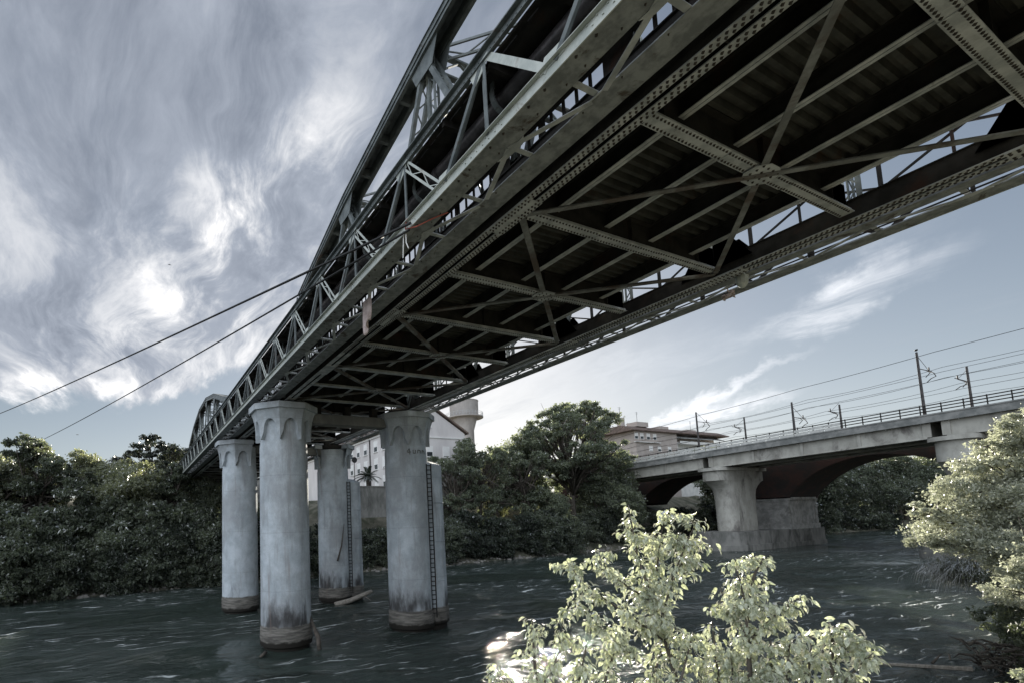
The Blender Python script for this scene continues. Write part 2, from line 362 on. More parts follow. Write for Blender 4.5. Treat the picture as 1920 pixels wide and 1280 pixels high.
def tag(o, label=None, cat=None, group=None, kind=None):
    if label: o['label'] = label
    if cat: o['category'] = cat
    if group: o['group'] = group
    if kind: o['kind'] = kind
    return o
def thing(name, label, cat, loc, group=None):
    o = bpy.data.objects.new(name, None); o.location = V(*loc); o.empty_display_size = .3; col.objects.link(o)
    return tag(o, label, cat, group)
def autosmooth(o, ang=35):
    me = o.data
    me.polygons.foreach_set('use_smooth', [True]*len(me.polygons))
    me.set_sharp_from_angle(angle=R(ang))
    return o
def copy_tree(o, dloc, label=None, parent=None, group=None):
    c = o.copy(); col.objects.link(c)
    if parent is None:
        c.location = o.location+Vector(dloc)
        if label: c['label'] = label
        if group: c['group'] = group
    else: c.parent = parent
    for ch in list(o.children): copy_tree(ch, dloc, None, c)
    return c


# ================================================================== IRON BRIDGE
bridge = thing('iron_bridge', 'old riveted iron truss road bridge with arched top chords crossing overhead on paired round columns', 'bridge', (0, 4.3, 0))
def part(mb, name, m, parent=bridge, label=None, kind=None, smooth=False):
    o = mb.build(name, m, parent, smooth=smooth)
    if label: o['label'] = label
    if kind: o['kind'] = kind
    return o
X0, X1 = -8.6, 81.0
rnd = random.Random(5)
# bottom chords: two web plates, two riveted flange strips, tie plates closing the slot near the nodes
for (ra, rb, rx0, rx1) in ((.42, .85, .4, 15), (7.886, 8.31, -.5, 13)):
    b = MB(); zb = -.12
    b.box(X0, X1, ra, ra+.165, zb-.02, zb).box(X0, X1, rb-.165, rb, zb-.02, zb)
    ch = .42 if ra < 5 else .30; wb = MB()
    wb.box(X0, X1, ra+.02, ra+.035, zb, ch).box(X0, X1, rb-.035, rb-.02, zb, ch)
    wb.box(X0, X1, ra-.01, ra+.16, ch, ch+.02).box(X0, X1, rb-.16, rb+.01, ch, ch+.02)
    for k in range(-2, 28):
        x = k*A
        if k % 2 == 0:
            b.box(x-.62, x+.62, ra-.004, rb+.004, zb-.042, zb-.02)
            if rx0-1 < x < rx1:
                for i in range(12):
                    for rr in (ra+.04, ra+.12, rb-.12, rb-.04): b.rivet((x-.56+i*.102, rr, zb-.042))
        for dx in (0, A/2): wb.box(x+dx-.01, x+dx+.01, ra+.04, rb-.04, zb, ch-.02)
        b.box(x+1.0, x+1.012, ra, ra+.165, zb-.024, zb-.02)
    i = 0; x = rx0
    while x < rx1:
        if abs(((x/A+1) % 2)-1)*A > .64:
            for rr in (ra+.045, ra+.12, rb-.12, rb-.045): b.rivet((x+(.05 if rr in (ra+.12, rb-.045) else 0), rr, zb-.02))
        x += .105
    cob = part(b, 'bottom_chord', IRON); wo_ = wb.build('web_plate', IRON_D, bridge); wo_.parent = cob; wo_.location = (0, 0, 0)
# crossbeams: riveted I girders
for k in range(-3, 29):
    x = k*A; b = MB()
    b.box(x-.135, x+.135, .87, 7.87, 0, .02)
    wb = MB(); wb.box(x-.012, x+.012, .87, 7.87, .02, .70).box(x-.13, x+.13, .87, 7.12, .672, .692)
    b.box(x-.09, x-.075, .87, 7.87, .02, .10).box(x+.075, x+.09, .87, 7.87, .02, .10)
    for rr in (1.3, 4.35, 7.0): wb.box(x-.11, x+.11, rr-.01, rr+.01, .10, .67)
    if k in (0, 1, 2, 3): b.box(x-.14, x+.14, 3.2, 5.3, -.014, 0)
    if k in (-1, 0, 1, 2, 3, 4, 5):
        rr = .95
        while rr < 7.8:
            for dx in (-.085, .085): b.rivet((x+dx, rr+(.045 if dx > 0 else 0), -.014 if (k in (0, 1, 2, 3) and 3.2 < rr < 5.3) else 0))
            rr += .098
    ob = part(b, 'cross_beam', IRON)
    wo_ = wb.build('web_plate', IRON_D, bridge); wo_.parent = ob; wo_.location = (0, 0, 0)  # web darker than its flanges: shade between the beams put into the colour
    for s_ in (1, -1):
        g = MB()   # end bracket rising to the truss
        re_, ri = (7.86, 7.15) if s_ > 0 else (.88, 1.3)
        g.prism([(x-.012, re_, .02), (x-.012, re_, 1.5), (x-.012, re_-.15*s_, 1.5), (x-.012, ri, .72), (x-.012, ri, .02)], (.030, 0, 0))
        g.box(x+.02, x+.09, min(re_, re_-.28*s_), max(re_, re_-.28*s_), .05, 1.4)
        if k in (0, 1, 2, 3) and s_ > 0:
            for i in range(9):
                for rr in (.06, .14, .22): g.rivet((x+.02, re_-rr, .15+i*.13))
        part(g, 'end_bracket', IRON_L, bridge)
# stringers
for rr in (1.92, 3.57, 5.17, 6.82):
    b = MB(); b.box(X0, X1, rr-.085, rr-.008, .30, .316).box(X0, X1, rr+.008, rr+.085, .30, .316)
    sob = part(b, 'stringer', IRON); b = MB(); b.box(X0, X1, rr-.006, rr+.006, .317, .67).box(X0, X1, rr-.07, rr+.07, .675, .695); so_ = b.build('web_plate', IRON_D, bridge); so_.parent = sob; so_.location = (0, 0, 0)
b = MB(); b.box(X0, X1, 1.02, 1.04, .18, .86).box(X0, X1, 1.0, 1.12, .18, .196); part(b, 'stringer', IRON_G)
b = MB(); b.box(X0, X1, 7.13, 7.15, .45, 1.02).box(X0, X1, 7.07, 7.2, .44, .455); part(b, 'stringer', IRON)
# troughed deck
b = MB(); x = X0; pts = []
while x < X1:
    pts += [(x, .70), (x+.085, .70), (x+.115, .83), (x+.20, .83)]; x += .23
P_ = [(px, rr, z) for (px, z) in pts for rr in (1.04, 7.13)]
b._add(P_, [(2*i, 2*i+1, 2*i+3, 2*i+2) for i in range(len(pts)-1)])
part(b, 'troughed_deck', TROUGH)
b = MB(); b.box(X0, X1, 1.05, 7.12, .87, 1.08); part(b, 'road_slab', IRON_D)
b = MB(); b.box(X0, X1, .95, 1.10, 1.0, 1.25).box(X0, X1, 7.06, 7.2, 1.03, 1.2); part(b, 'road_kerb', CONC_D)
# horizontal wind bracing with centre gussets
for k in range(-1, 27, 2):
    xa, xb = (k-1)*A, (k+1)*A
    for (r0, r1, zo) in ((.85, 7.88, -.035), (7.88, .85, -.065)):
        b = MB(); b.bar((xa, r0, zo), (xb, r1, zo), .13, .014); d = Vector((xb-xa, r1-r0, 0)).normalized(); nn = Vector((-d.y, d.x, 0))*.06
        b.bar(Vector((xa, r0, zo+.05))+nn, Vector((xb, r1, zo+.05))+nn, .014, .10)
        part(b, 'wind_brace', IRON_R)
    b = MB(); c = (k*A, 4.365)
    b.prism([(c[0]+.30*math.cos(R(22.5+45*i)), c[1]+.40*math.sin(R(22.5+45*i)), -.055) for i in range(8)], (0, 0, .016))
    for i in range(16): b.rivet((c[0]-.18+.12*(i % 4), c[1]-.24+.16*(i//4), -.055))
    part(b, 'gusset_plate', IRON)
# main trusses
spanA = [(-23.07, .1), (-20.19, 4.15), (-14.42, 5.55), (-8.65, 6.4), (-2.88, 6.95), (2.88, 6.95), (8.65, 6.40), (14.42, 5.55), (20.19, 4.15), (23.07, .1)]
spanA = spanA[3:]
spanB = [(37.9, .1), (41.9, 4.4), (47.7, 6.1), (53.4, 7.05), (59.2, 7.05), (65.0, 6.1), (70.8, 4.4), (74.6, .1)]
for rc in (.635, 8.10):
    for nodes, lowx in ((spanA, None), (spanB, None)):
        for (a, b_) in zip(nodes[:-1], nodes[1:]):
            p = Vector((a[0], rc, a[1])); q = Vector((b_[0], rc, b_[1])); d = (q-p).normalized(); up = Vector((-d.z, 0, d.x))
            m = MB()
            m.bar(p+up*.20, q+up*.20, .50, .025).bar(p+up*.235, q+up*.235, .56, .02)
            for sg in (-1, 1):
                m.bar(p+Vector((0, sg*.20, 0)), q+Vector((0, sg*.20, 0)), .02, .40)
                m.bar(p+Vector((0, sg*.25, 0))-up*.19, q+Vector((0, sg*.25, 0))-up*.19, .10, .02)
                m.bar(p+Vector((0, sg*.235, 0))+up*.13, q+Vector((0, sg*.235, 0))+up*.13, .02, .10)
                m.bar(p+Vector((0, sg*.215, 0))-up*.10, q+Vector((0, sg*.215, 0))-up*.10, .012, .14)
            L = (q-p).length; n = int(L/1.45)
            for i in range(1, n): m.bar(p+d*(L*i/n)-d*.05, p+d*(L*i/n)+d*.05, .38, .34)
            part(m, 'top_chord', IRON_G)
        tops = [t for t in nodes if t[1] > 1]
        for i, t in enumerate(tops):
            xl = (tops[i-1][0]+t[0])/2 if i else nodes[0][0] if nodes is spanB else t[0]-2.88
            xr = (tops[i+1][0]+t[0])/2 if i < len(tops)-1 else nodes[-1][0]
            top = (t[0], rc, t[1]-.15)
            for sg in (-1, 1):   # gussets at the top node
                m = MB(); rr = rc+sg*.225
                m.prism([(t[0]-.75, rr, t[1]-.05), (t[0]+.75, rr, t[1]-.05), (t[0]+.42, rr, t[1]-.75), (t[0]-.42, rr, t[1]-.75)], (0, .012, 0))
                part(m, 'node_plate', IRON_G)
            for xe in ((xl, xr) if 0 < i < len(tops)-1 else ((xr,) if i == 0 else (xl,))):
                dd = Vector((xe-t[0], 0, .3-t[1])).normalized()
                m = MB(); m.laced(Vector(top), Vector((xe, rc, .3)), .30, .11, (0, 1, 0), deep=.13)
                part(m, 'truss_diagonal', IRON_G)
                if -1 < t[0] < 24 or rc > 5:
                    m = MB()
                    for sg in (-1, 1): m.bar(Vector(top)+Vector((0, sg*.17, -.1)), Vector((xe, rc+sg*.17, .5)), .012, .06)
                    part(m, 'tie_rod', IRON_G)
            m = MB(); m.laced((t[0], rc, t[1]-.2), (t[0], rc, .35), .34, .10, (1, 0, 0)); m.laced((t[0], rc+.1, t[1]-.2), (t[0], rc+.1, .35), .28, .08, (0, 1, 0))
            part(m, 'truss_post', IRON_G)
            for xe in {xl, xr}:
                for sg in (-1, 1):
                    m = MB(); m.prism([(xe-.95, rc+sg*.232, .1), (xe-.45, rc+sg*.232, .85), (xe+.45, rc+sg*.232, .85), (xe+.95, rc+sg*.232, .1)], (0, .014, 0))
                    part(m, 'gusset_plate', IRON_D)
for nodes in (spanA, spanB):    # overhead bracing between the arches
    tops = [t for t in nodes if t[1] > 5]
    for i, t in enumerate(tops):
        m = MB(); z = t[1]
        m.bar((t[0], .85, z+.10), (t[0], 7.9, z+.10), .16, .06, (1, 0, 0)).bar((t[0], .85, z-.5), (t[0], 7.9, z-.5), .16, .06, (1, 0, 0))
        n = 9
        for j in range(n):
            ra = .85+7.05*j/n; rb = .85+7.05*(j+1)/n; m.bar((t[0], ra, z+(.08 if j % 2 else -.48)), (t[0], rb, z+(-.48 if j % 2 else .08)), .07, .03, (1, 0, 0))
        for s_, rr in ((1, .8), (-1, 7.95)):
            pts = [(t[0], rr+s_*1.9*math.sin(R(a)), z-.5-1.5*(1-math.cos(R(a))) if False else z-.55-1.35*(1-math.sin(R(a)))) for a in range(0, 91, 15)]
            for u, v_ in zip(pts[:-1], pts[1:]): m.bar(u, v_, .12, .04, (1, 0, 0))
            for u in pts[1:-1:2]: m.bar(u, (t[0], u[1], z-.5), .06, .025, (1, 0, 0))
        part(m, 'portal_brace', IRON_G)
        if i < len(tops)-1:
            t2 = tops[i+1]
            for (ra, rb) in ((.85, 7.9), (7.9, .85)):
                m = MB(); m.laced((t[0], ra, t[1]), (t2[0], rb, t2[1]), .42, .07, (0, 0, 1), n=11, th=.05); part(m, 'top_wind_brace', IRON_G)

# ---- side galleries carrying the footways
def gallery(rw, inner0, inner1, s_, kmax, left):
    ZR = 1.72 if left else 1.22
    """rw: plane of the outer lattice; s_: +1 when the bridge lies to the right of it"""
    m = MB(); e = rw+s_*.44
    lo, hi = min(rw, e), max(rw, e)
    m.box(X0, X1, lo, hi, -.035, -.02); m.box(X0, X1, min(e, e-s_*.02), max(e, e-s_*.02), -.02, .10 if left else .0)
    k0 = 0.2; x = .6
    if left:
        while x < 14:
            m.rivet((x, rw+s_*.09, -.035)); m.rivet((x+.4, rw+s_*.33, -.035), .02); x += .61 if int(x*3) % 3 else .35
    part(m, 'gallery_chord', IRON_M)
    m = MB(); m.box(X0, X1, min(rw-s_*.02, rw), max(rw-s_*.02, rw), -.05, .14); m.box(X0, X1, min(rw-s_*.10, rw-s_*.02), max(rw-s_*.10, rw-s_*.02), .128, .14)
    if left:
        for kk in range(0, 5):
            xx = (kk+.38)*A
            for i in range(14):
                m.prism([(xx+i*.085, rw-.02, .02+.07*(i % 2)), (xx+i*.085+.03, rw-.02, .02+.07*(i % 2)), (xx+i*.085+.015, rw-.02, .045+.07*(i % 2))], (0, -.016, 0))
    part(m, 'chord_angle', IRON_L)
    m = MB(); m.box(X0, X1, rw-.10, rw+.10, ZR-.02, ZR+.005).box(X0, X1, rw-.012, rw+.012, ZR-.22, ZR-.02).box(X0, X1, rw-.07, rw-.012, ZR-.22, ZR-.205)
    if left:
        for kk in range(-1, 25): m.bar(((kk+.92)*A, rw, 1.72), ((kk+.92)*A, rw, 1.84), .03, .05)
        x = .3
        while x < 16: m.prism([(x, rw-.012, 1.60), (x+.03, rw-.012, 1.60), (x+.015, rw-.012, 1.63)], (0, -.016, 0)); x += .11
    part(m, 'gallery_top_rail', IRON_G)
    ri = (inner0+inner1)/2
    if left:
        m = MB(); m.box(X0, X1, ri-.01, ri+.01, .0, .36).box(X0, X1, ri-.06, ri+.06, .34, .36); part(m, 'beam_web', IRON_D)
        m = MB(); m.box(X0, X1, inner0, inner1, -.02, 0); m.box(X0, X1, inner1-.02, inner1, 0, .06)
    else:
        m = MB(); m.box(X0, X1, inner0, inner1, -.02, 0).box(X0, X1, ri-.12, ri-.10, 0, .08)
    if left:
        x = .3
        while x < 12: m.rivet((x, inner0+.07, -.02), .017); x += .73
    part(m, 'inner_beam', IRON_M)
    for k in range(-2, kmax):
        xb = k*A; xt = (k+.5)*A; xn = (k+1)*A
        if left and xb > 77: break
        # pale flat bar facing the water, going from the top node back down to the lower node
        m = MB(); zt_, zb_ = ZR-.20, .10; zt, zb = zt_, zb_
        if k <= 1: m.bar((xt-.08, rw-.025, zt), (xb+.06, rw-.025, zb), .014, .13, (0, 1, 0))
        else: m.laced((xt, rw-.02, zt), (xb+.12, rw-.02, zb), .17, .05, (1, 0, 0), n=4)
        part(m, 'gallery_brace', IRON_L if left else IRON_D)
        m = MB(); m.bar((xt+.08, rw-.02, zt), (xn-.10, rw-.02, zb), .05, .09).bar((xt+.28, rw+.10, zt), (xn+.06, rw+.10, zb), .04, .05)
        part(m, 'gallery_diagonal', IRON_G if left else IRON_D)
        m = MB(); m.bar((xt+.02, rw-.03, zt), (xt+.02, rw-.03, zb), .015, .07).bar((xt+.13, rw+.05, zt), (xt+.13, rw+.05, zb), .03, .07)
        part(m, 'gallery_post', IRON_G if left else IRON_D)
        if k < 16 and left:
            m = MB()
            m.prism([(xt-.10, rw-.035, 1.60), (xt+.42, rw-.035, 1.52), (xt+.30, rw-.035, 1.22), (xt+.0, rw-.035, 1.38)], (0, .012, 0)); part(m, 'gallery_gusset', IRON_L); m = MB()
            m.prism([(xb-.28, rw-.035, .10), (xb+.22, rw-.035, .10), (xb+.10, rw-.035, .32), (xb-.22, rw-.035, .30)], (0, .012, 0))
            part(m, 'gallery_gusset', IRON_L if left else IRON_D)
        # bottom plane: struts at nodes, zigzag
        m = MB(); o = e; i_ = inner0 if s_ > 0 else inner1
        for xx in (xb, xt): m.bar((xx, o, .0), (xx, i_, .0), .10, .012, (1, 0, 0)); m.bar((xx+.045, o, .04), (xx+.045, i_, .04), .012, .08, (1, 0, 0))
        m.bar((xt, o-s_*.03, -.04), (xb+.12, i_+s_*.02, -.03), .10, .012, (1, 0, 0)); m.bar((xt, o-s_*.03, -.04), (xn-.12, i_+s_*.02, -.03), .10, .012, (1, 0, 0))
        m.prism([(xt-.35, o, -.05), (xt+.35, o, -.05), (xt+.2, o+s_*.12, -.05), (xt-.2, o+s_*.12, -.05)], (0, 0, .012))
        m.prism([(xb-.4, i_, -.035), (xb+.4, i_, -.035), (xb+.3, i_-s_*.03, -.035), (xb-.3, i_-s_*.03, -.035)], (0, 0, .012))
        part(m, 'gallery_bracing', IRON)
gallery(-1.15, -.20, .28, 1, 28, True)
gallery(9.89, 8.70, 9.05, -1, 13, False)
for k in range(-2, 12):
    m = MB(); xa, xb, xm_ = k*A, (k+1)*A, (k+.5)*A
    m.bar((xa, 9.89, 1.2), (xb, 9.89, 2.5), .05, .05); m.bar((xa, 9.93, 2.5), (xb, 9.93, 1.2), .05, .05)
    m.bar((xa, 9.89, 1.2), (xa, 9.89, 2.6), .09, .07); m.bar((xm_+.2, 9.85, 1.2), (xm_+.2, 9.85, 2.6), .05, .05)
    part(m, 'lattice_railing', IRON_D)
m = MB(); m.box(X0, 36, 9.85, 9.93, 2.55, 2.65); part(m, 'top_rail', IRON_D)
b = MB(); b.box(X0, X1, 8.40, 8.64, .0, .02).box(X0, X1, 8.42, 8.44, .02, .2); part(b, 'inner_beam', IRON_D)
# footway floor over the left gallery: planks with an open slit
m = MB(); m.box(X0, X1, -1.045, -.965, 1.53, 1.60); m.box(X0, X1, -.925, .34, 1.55, 1.62)
x = X0; rr_ = random.Random(3)
while x < X1:
    L = rr_.choice((.25, .45, .6, .9, .5)); m.box(x, x+rr_.choice((.05, .08, .25)), -.97, -.92, 1.55, 1.60); x += L
for k in range(-2, 28):
    for dx in (0, .5): m.box((k+dx)*A-.04, (k+dx)*A+.04, -1.1, .36, 1.38, 1.54)
part(m, 'footway_floor', IRON_D)
# slotted fascia below the footway: row of openings
m = MB(); m.box(X0, X1, .36, .385, .44, .70).box(X0, X1, .36, .385, 1.04, 1.56)
x = X0
while x < X1: m.box(x, x+.06, .36, .385, .70, 1.04); x += .30
for k in range(-2, 28): m.box(k*A-.3, k*A+.25, .35, .36, .6, 1.2); m.box((k+.55)*A, (k+.55)*A+.1, .34, .36, .6, 1.2)
part(m, 'slotted_panel', IRON_D)
# service pipes with curved saddles
m = MB(); m.tube([(X0, -.45, 1.30), (X1, -.45, 1.30)], .155, 20); m.tube([(X0, -.15, 1.0), (X1, -.15, 1.0)], .045, 10)
for k in range(-4, 40): m.tube([(k*2.15+.4, -.45, 1.30), (k*2.15+.52, -.45, 1.30)], .175, 20)
part(m, 'service_pipe', PIPE, smooth=False); autosmooth(bridge.children[-1] if False else [o for o in col.objects if o.name.startswith('service_pipe')][-1])
for k in range(-2, 28):
    m = MB(); xx = (k+.62)*A
    pts = [(xx, -.45+.30*math.cos(R(a)), 1.30+.30*math.sin(R(a))) for a in range(150, 391, 20)]
    for u, v_ in zip(pts[:-1], pts[1:]): m.bar(u, v_, .10, .03, (1, 0, 0))
    m.bar((xx, -.72, 1.4), (xx, -.72, 1.55), .1, .03, (1, 0, 0)); part(m, 'pipe_saddle', IRON_G)
m = MB(); m.tube([(X0, 9.27, .0), (X1, 9.27, .0)], .022, 8); part(m, 'service_pipe', IRON_D)

# ---- columns, capitals
def column(x, r, name_lbl, fender=False, sides=range(8), beam=None, ivy=False):
    t = thing('bridge_column', name_lbl, 'column', (x, r, -WL))
    m = MB(); W0 = -WL
    m.lathe(x, r, [(1.20, W0-2), (1.20, W0+.12), (1.34, W0+.20), (1.36, W0+.5), (1.345, W0+1.05), (1.31, W0+1.15), (1.30, W0+3), (1.285, W0+8), (1.27, -2.5), (1.22, -2.15), (1.20, -.7)], 56)
    o = m.build('shaft', COLM, t, smooth=True); autosmooth(o, 40)
    c = MB(); s2 = math.tan(R(22.5))
    ns = 26
    def zlow(u):
        au = abs(u)
        if au < .68: return -1.78+.66*math.sqrt(max(0, 1-(au/.68)**2))
        return -1.80-(au-.68)/.32*.40
    def apo(z):
        k = min(1, max(0, (-.62-z)/1.2)); return 1.60-.22*(1-(1-k)**2.2)
    for k in sides:
        a = R(k*45); nx, nr = math.cos(a), math.sin(a); tx, tr = -nr, nx
        for i in range(ns):
            u0, u1 = -1+2*i/ns, -1+2*(i+1)/ns
            if abs(u0) > .7: pass
            nz = 6
            def pt(u, zf, inner):
                zl = zlow(u); z = -.62+(zl+.62)*zf
                ap = apo(z); hh = ap*s2*u
                if inner:
                    q = Vector((nx*ap+tx*hh, nr*ap+tr*hh, 0)); q = q.normalized()*1.19; return (x+q.x, r+q.y, z)
                return (x+nx*ap+tx*hh, r+nr*ap+tr*hh, z)
            for j in range(nz):
                c._add([pt(u0, j/nz, 0), pt(u1, j/nz, 0), pt(u1, (j+1)/nz, 0), pt(u0, (j+1)/nz, 0)], [(0, 1, 2, 3)])
            c._add([pt(u0, 1, 0), pt(u1, 1, 0), pt(u1, 1, 1), pt(u0, 1, 1)], [(0, 1, 2, 3)])
        # raised rim of the arch
    for o_ in (c,): pass
    ob = c.build('capital', COLM, t)
    s_ = MB(); ks = list(sides)
    if len(ks) == 8:
        s_.prism([(x+1.86*math.cos(R(22.5+45*i)), r+1.86*math.sin(R(22.5+45*i)), -.63) for i in range(8)], (0, 0, .31))
    else:
        pts = [(x, r, -.63)]+[(x+1.86*math.cos(R(45*k-22.5)), r+1.86*math.sin(R(45*k-22.5)), -.63) for k in ks]+[(x+1.86*math.cos(R(45*ks[-1]+22.5)), r+1.86*math.sin(R(45*ks[-1]+22.5)), -.63)]
        s_.prism(pts, (0, 0, .31))
    o = s_.build('capital_slab', COLM, t)
    m = MB(); m.box(x-.35, x+.35, r-.45, r+.45, -.32, -.14); m.lathe(x, r, [(1.1, -.62), (1.1, -.32)], 24); m.build('bearing', IRON_D, t)
    if fender:
        m = MB(); m.lathe(x+.3, r+1.32, [(1.12, W0-2), (1.12, W0+.15), (1.27, W0+.3), (1.27, W0+1.1), (1.22, W0+1.3), (1.17, -3.35), (1.10, -3.25), (.6, -3.05), (0.05, -2.95)], 14)
        for zz_ in (-5.6, -7.9, -10.2): m.lathe(x+.3, r+1.32, [(1.205-.01*0, zz_-.02), (1.235, zz_), (1.205, zz_+.02)], 14)
        m.build('fender_pier', COLM, t)
        lx, lr = x-1.02, r+.80
        m = MB(); m.bar((lx, lr, -3.3), (lx, lr, W0+.7), .05, .06); m.bar((lx-.10, lr+.24, -3.3), (lx-.10, lr+.24, W0+.7), .05, .06)
        z = -3.4
        while z > W0+.7: m.bar((lx+.01, lr-.01, z), (lx-.11, lr+.27, z), .05, .05, (1, 0, 0)); z -= .26
        m.build('ladder', IRON_D, t)
    return t
c1 = column(24.1, .64, 'nearest pale cement column with full arcaded octagonal capital under the near truss')
c2 = column(24.1, 8.2, 'column with faint graffiti and a laddered fender, right of the nearest column', fender=True)
c3 = column(36.3, .64, 'farther left column with a broken capital, half hidden behind the nearest column', sides=range(4, 8))
c4 = column(36.3, 8.2, 'farther column with laddered fender and driftwood at its foot', fender=True, sides=[6, 7, 0, 1, 2, 3])
# transverse beam and bearings joining each pair
for x, lb in ((24.1, 'thick cross beam spanning between the two nearest columns'), (36.3, 'thick cross beam between the two farther columns')):
    m = MB(); m.box(x-.40, x+.40, 1.6, 7.2, -1.12, -.55); o = m.build('pier_cross_beam', CONC_D, None, (x, 4.4, -.8)); tag(o, lb, 'beam')
    bv = o.modifiers.new('bevel', 'BEVEL'); bv.width = .05; bv.segments = 2
m = MB()
for rr in (2.6, 4.4, 6.1): m.box(23.9, 24.3, rr-.18, rr+.18, -.55, 0)
part(m, 'bearing_block', IRON_D)
# faint graffiti scribble on column 2 (lower left), built as thin strokes
def on_col(x, r, ang, z, rad=1.285): return (x+rad*math.cos(R(ang)), r+rad*math.sin(R(ang)), z)
m = MB(); gz = -2.62
strokes = [[(0, 0), (.25, .35), (.3, -.35)], [(.0, -.1), (.45, -.05)], [(.7, .2), (.7, -.2), (1.0, -.2), (1.0, .2)], [(1.3, -.2), (1.35, .2), (1.7, .15), (1.7, -.2)], [(2.0, -.2), (2.05, .2), (2.4, .1), (2.45, -.25)]]
for st in strokes:
    for a, b_ in zip(st[:-1], st[1:]):
        pa = on_col(24.1, 8.2, 205-a[0]*22, gz+a[1]*.5, 1.283); pb = on_col(24.1, 8.2, 205-b_[0]*22, gz+b_[1]*.5, 1.283)
        m.bar(pa, pb, .03, .045, (0, 1, 0))
m.build('graffiti', CONC_D, c2)

# driftwood caught on the columns
def branch(name, label, pts, rads, mt=DRIFT, cat='driftwood', twigs=()):
    m = MB(); m.tube(pts, rads, 8)
    for tw, tr in twigs: m.tube(tw, tr, 5)
    o = m.build(name, mt, None, pts[0], smooth=True); tag(o, label, cat); return o
branch('driftwood_branch', 'bent bare branch leaning in the water right of the nearest column', [(23.6, 1.75, -11.3), (23.1, 1.8, -11.9), (22.55, 1.85, -12.35), (22.4, 1.85, -13.2)], [.05, .09, .13, .12], BARK)
branch('driftwood_log', 'pale driftwood log stranded at the foot of the farther fendered column', [(35.0, 7.6, -12.95), (34.7, 8.8, -12.7), (34.6, 9.9, -12.35), (34.5, 10.6, -12.1)], [.20, .2, .18, .14], DRIFT, twigs=[([(34.6, 9.9, -12.4), (34.4, 10.4, -12.8)], [.05, .03])])
branch('driftwood_stub', 'dark driftwood stub on the water left of the nearest column', [(22.9, -.75, -12.8), (22.5, -1.1, -12.86)], [.10, .06], BARK)
branch('dead_branch', 'thin bare branch leaning upright against the farther fendered column', [(34.95, 7.9, -9.6), (35.0, 8.3, -8.4), (34.98, 8.55, -6.7)], [.07, .05, .015], BARK)
# hanging cloth, tape
m = MB(); nx_, nz_ = 14, 12; rc = random.Random(2); g = {}
for i in range(nx_+1):
    for j in range(nz_+1):
        u, v_ = i/nx_, j/nz_
        wid = .62*(1-.35*v_)+.1*math.sin(v_*3)
        g[i, j] = (10.75+(u-.5)*wid+.10*v_, -.55+.05*math.sin(u*14+v_*2)*(.3+v_), -.08-v_*(.85-.18*math.cos(u*5))+.04*math.sin(u*20)*v_)
P_ = [g[i, j] for i in range(nx_+1) for j in range(nz_+1)]
m._add(P_, [(i*(nz_+1)+j, (i+1)*(nz_+1)+j, (i+1)*(nz_+1)+j+1, i*(nz_+1)+j+1) for i in range(nx_) for j in range(nz_)])
o = m.build('hanging_cloth', CLOTH, None, (10.75, -.55, -.1), smooth=True); tag(o, 'dirty pinkish rag hanging below the near gallery', 'cloth')
sol = o.modifiers.new('thickness', 'SOLIDIFY'); sol.thickness = .012
RED = basic('red_tape', (.42, .09, .07), (.52, .14, .10), 5, .6, 0, 0)
m = MB(); m.tube([(7.2, -1.2, .2), (7.25, -1.21, -.02), (6.95, -1.1, -.10), (6.6, -.9, -.07), (6.3, -.7, -.06)], .014, 5); o = m.build('red_tape', RED, None, (7.2, -1.2, 0)); tag(o, 'strip of red tape looped round the near gallery chord', 'tape')
m = MB(); m.tube([(7.35, -1.2, -.03), (7.36, -1.22, -.4), (7.42, -1.2, -.62)], .012, 5); m.tube([(7.25, -1.2, -.03), (7.24, -1.21, -.35), (7.16, -1.2, -.52)], .012, 5)
o = m.build('white_rope', SHUT, None, (7.3, -1.2, -.1)); tag(o, 'white rope ends dangling from the near gallery chord beside red tape', 'rope')
m = MB(); rr_ = random.Random(8)
for i in range(26):
    a = rr_.uniform(0, 6.28); e = rr_.uniform(-1, 1); b2 = a+rr_.uniform(1, 2.4); f = rr_.uniform(-1, 1)
    cc = Vector((6.3, 9.45, -.15)); m.bar(cc+Vector((.16*math.cos(a), .13*math.sin(a), .12*e)), cc+Vector((.16*math.cos(b2), .13*math.sin(b2), .12*f)), .05, .02)
m.tube([(6.3, 9.45, 0), (6.3, 9.4, .15)], .02, 5)
o = m.build('debris_ball', CLOTH, None, (6.3, 9.45, -.1)); tag(o, 'tangled pale ball of debris hanging on the far gallery', 'debris')
m = MB(); cc = Vector((5.55, 8.75, -.16)); m.prism([cc+Vector((-.12, -.12, .1)), cc+Vector((.12, -.12, .1)), cc+Vector((.12, .12, .1)), cc+Vector((-.12, .12, .1))], (0, 0, .06)); m.lathe(cc.x, cc.y, [(.05, cc.z-.22), (.14, cc.z-.1), (.16, cc.z+.1)], 10)
o = m.build('bridge_lamp', IRON_L, None, (5.55, 8.75, -.1)); tag(o, 'small cone lamp fixed under the far truss chord', 'lamp')
# cables running from the near gallery to the far bank
def cable(name, label, p, q, sag, rad, n=24):
    pts = [Vector(p).lerp(Vector(q), i/n)-Vector((0, 0, sag*4*(i/n)*(1-i/n))) for i in range(n+1)]
    m = MB(); m.tube(pts, rad, 6); o = m.build(name, BLK, None, p); tag(o, label, 'cable'); return o
cable('power_cable', 'thick black cable from the near gallery to the left bank, upper of two', (7.0, -1.22, -.02), (74.0, -24.6, 6.9), .25, .035)
cable('power_cable', 'thinner black cable from the near gallery, lower of two', (7.1, -1.20, -.12), (70.0, -17.74, 4.0), .25, .028)

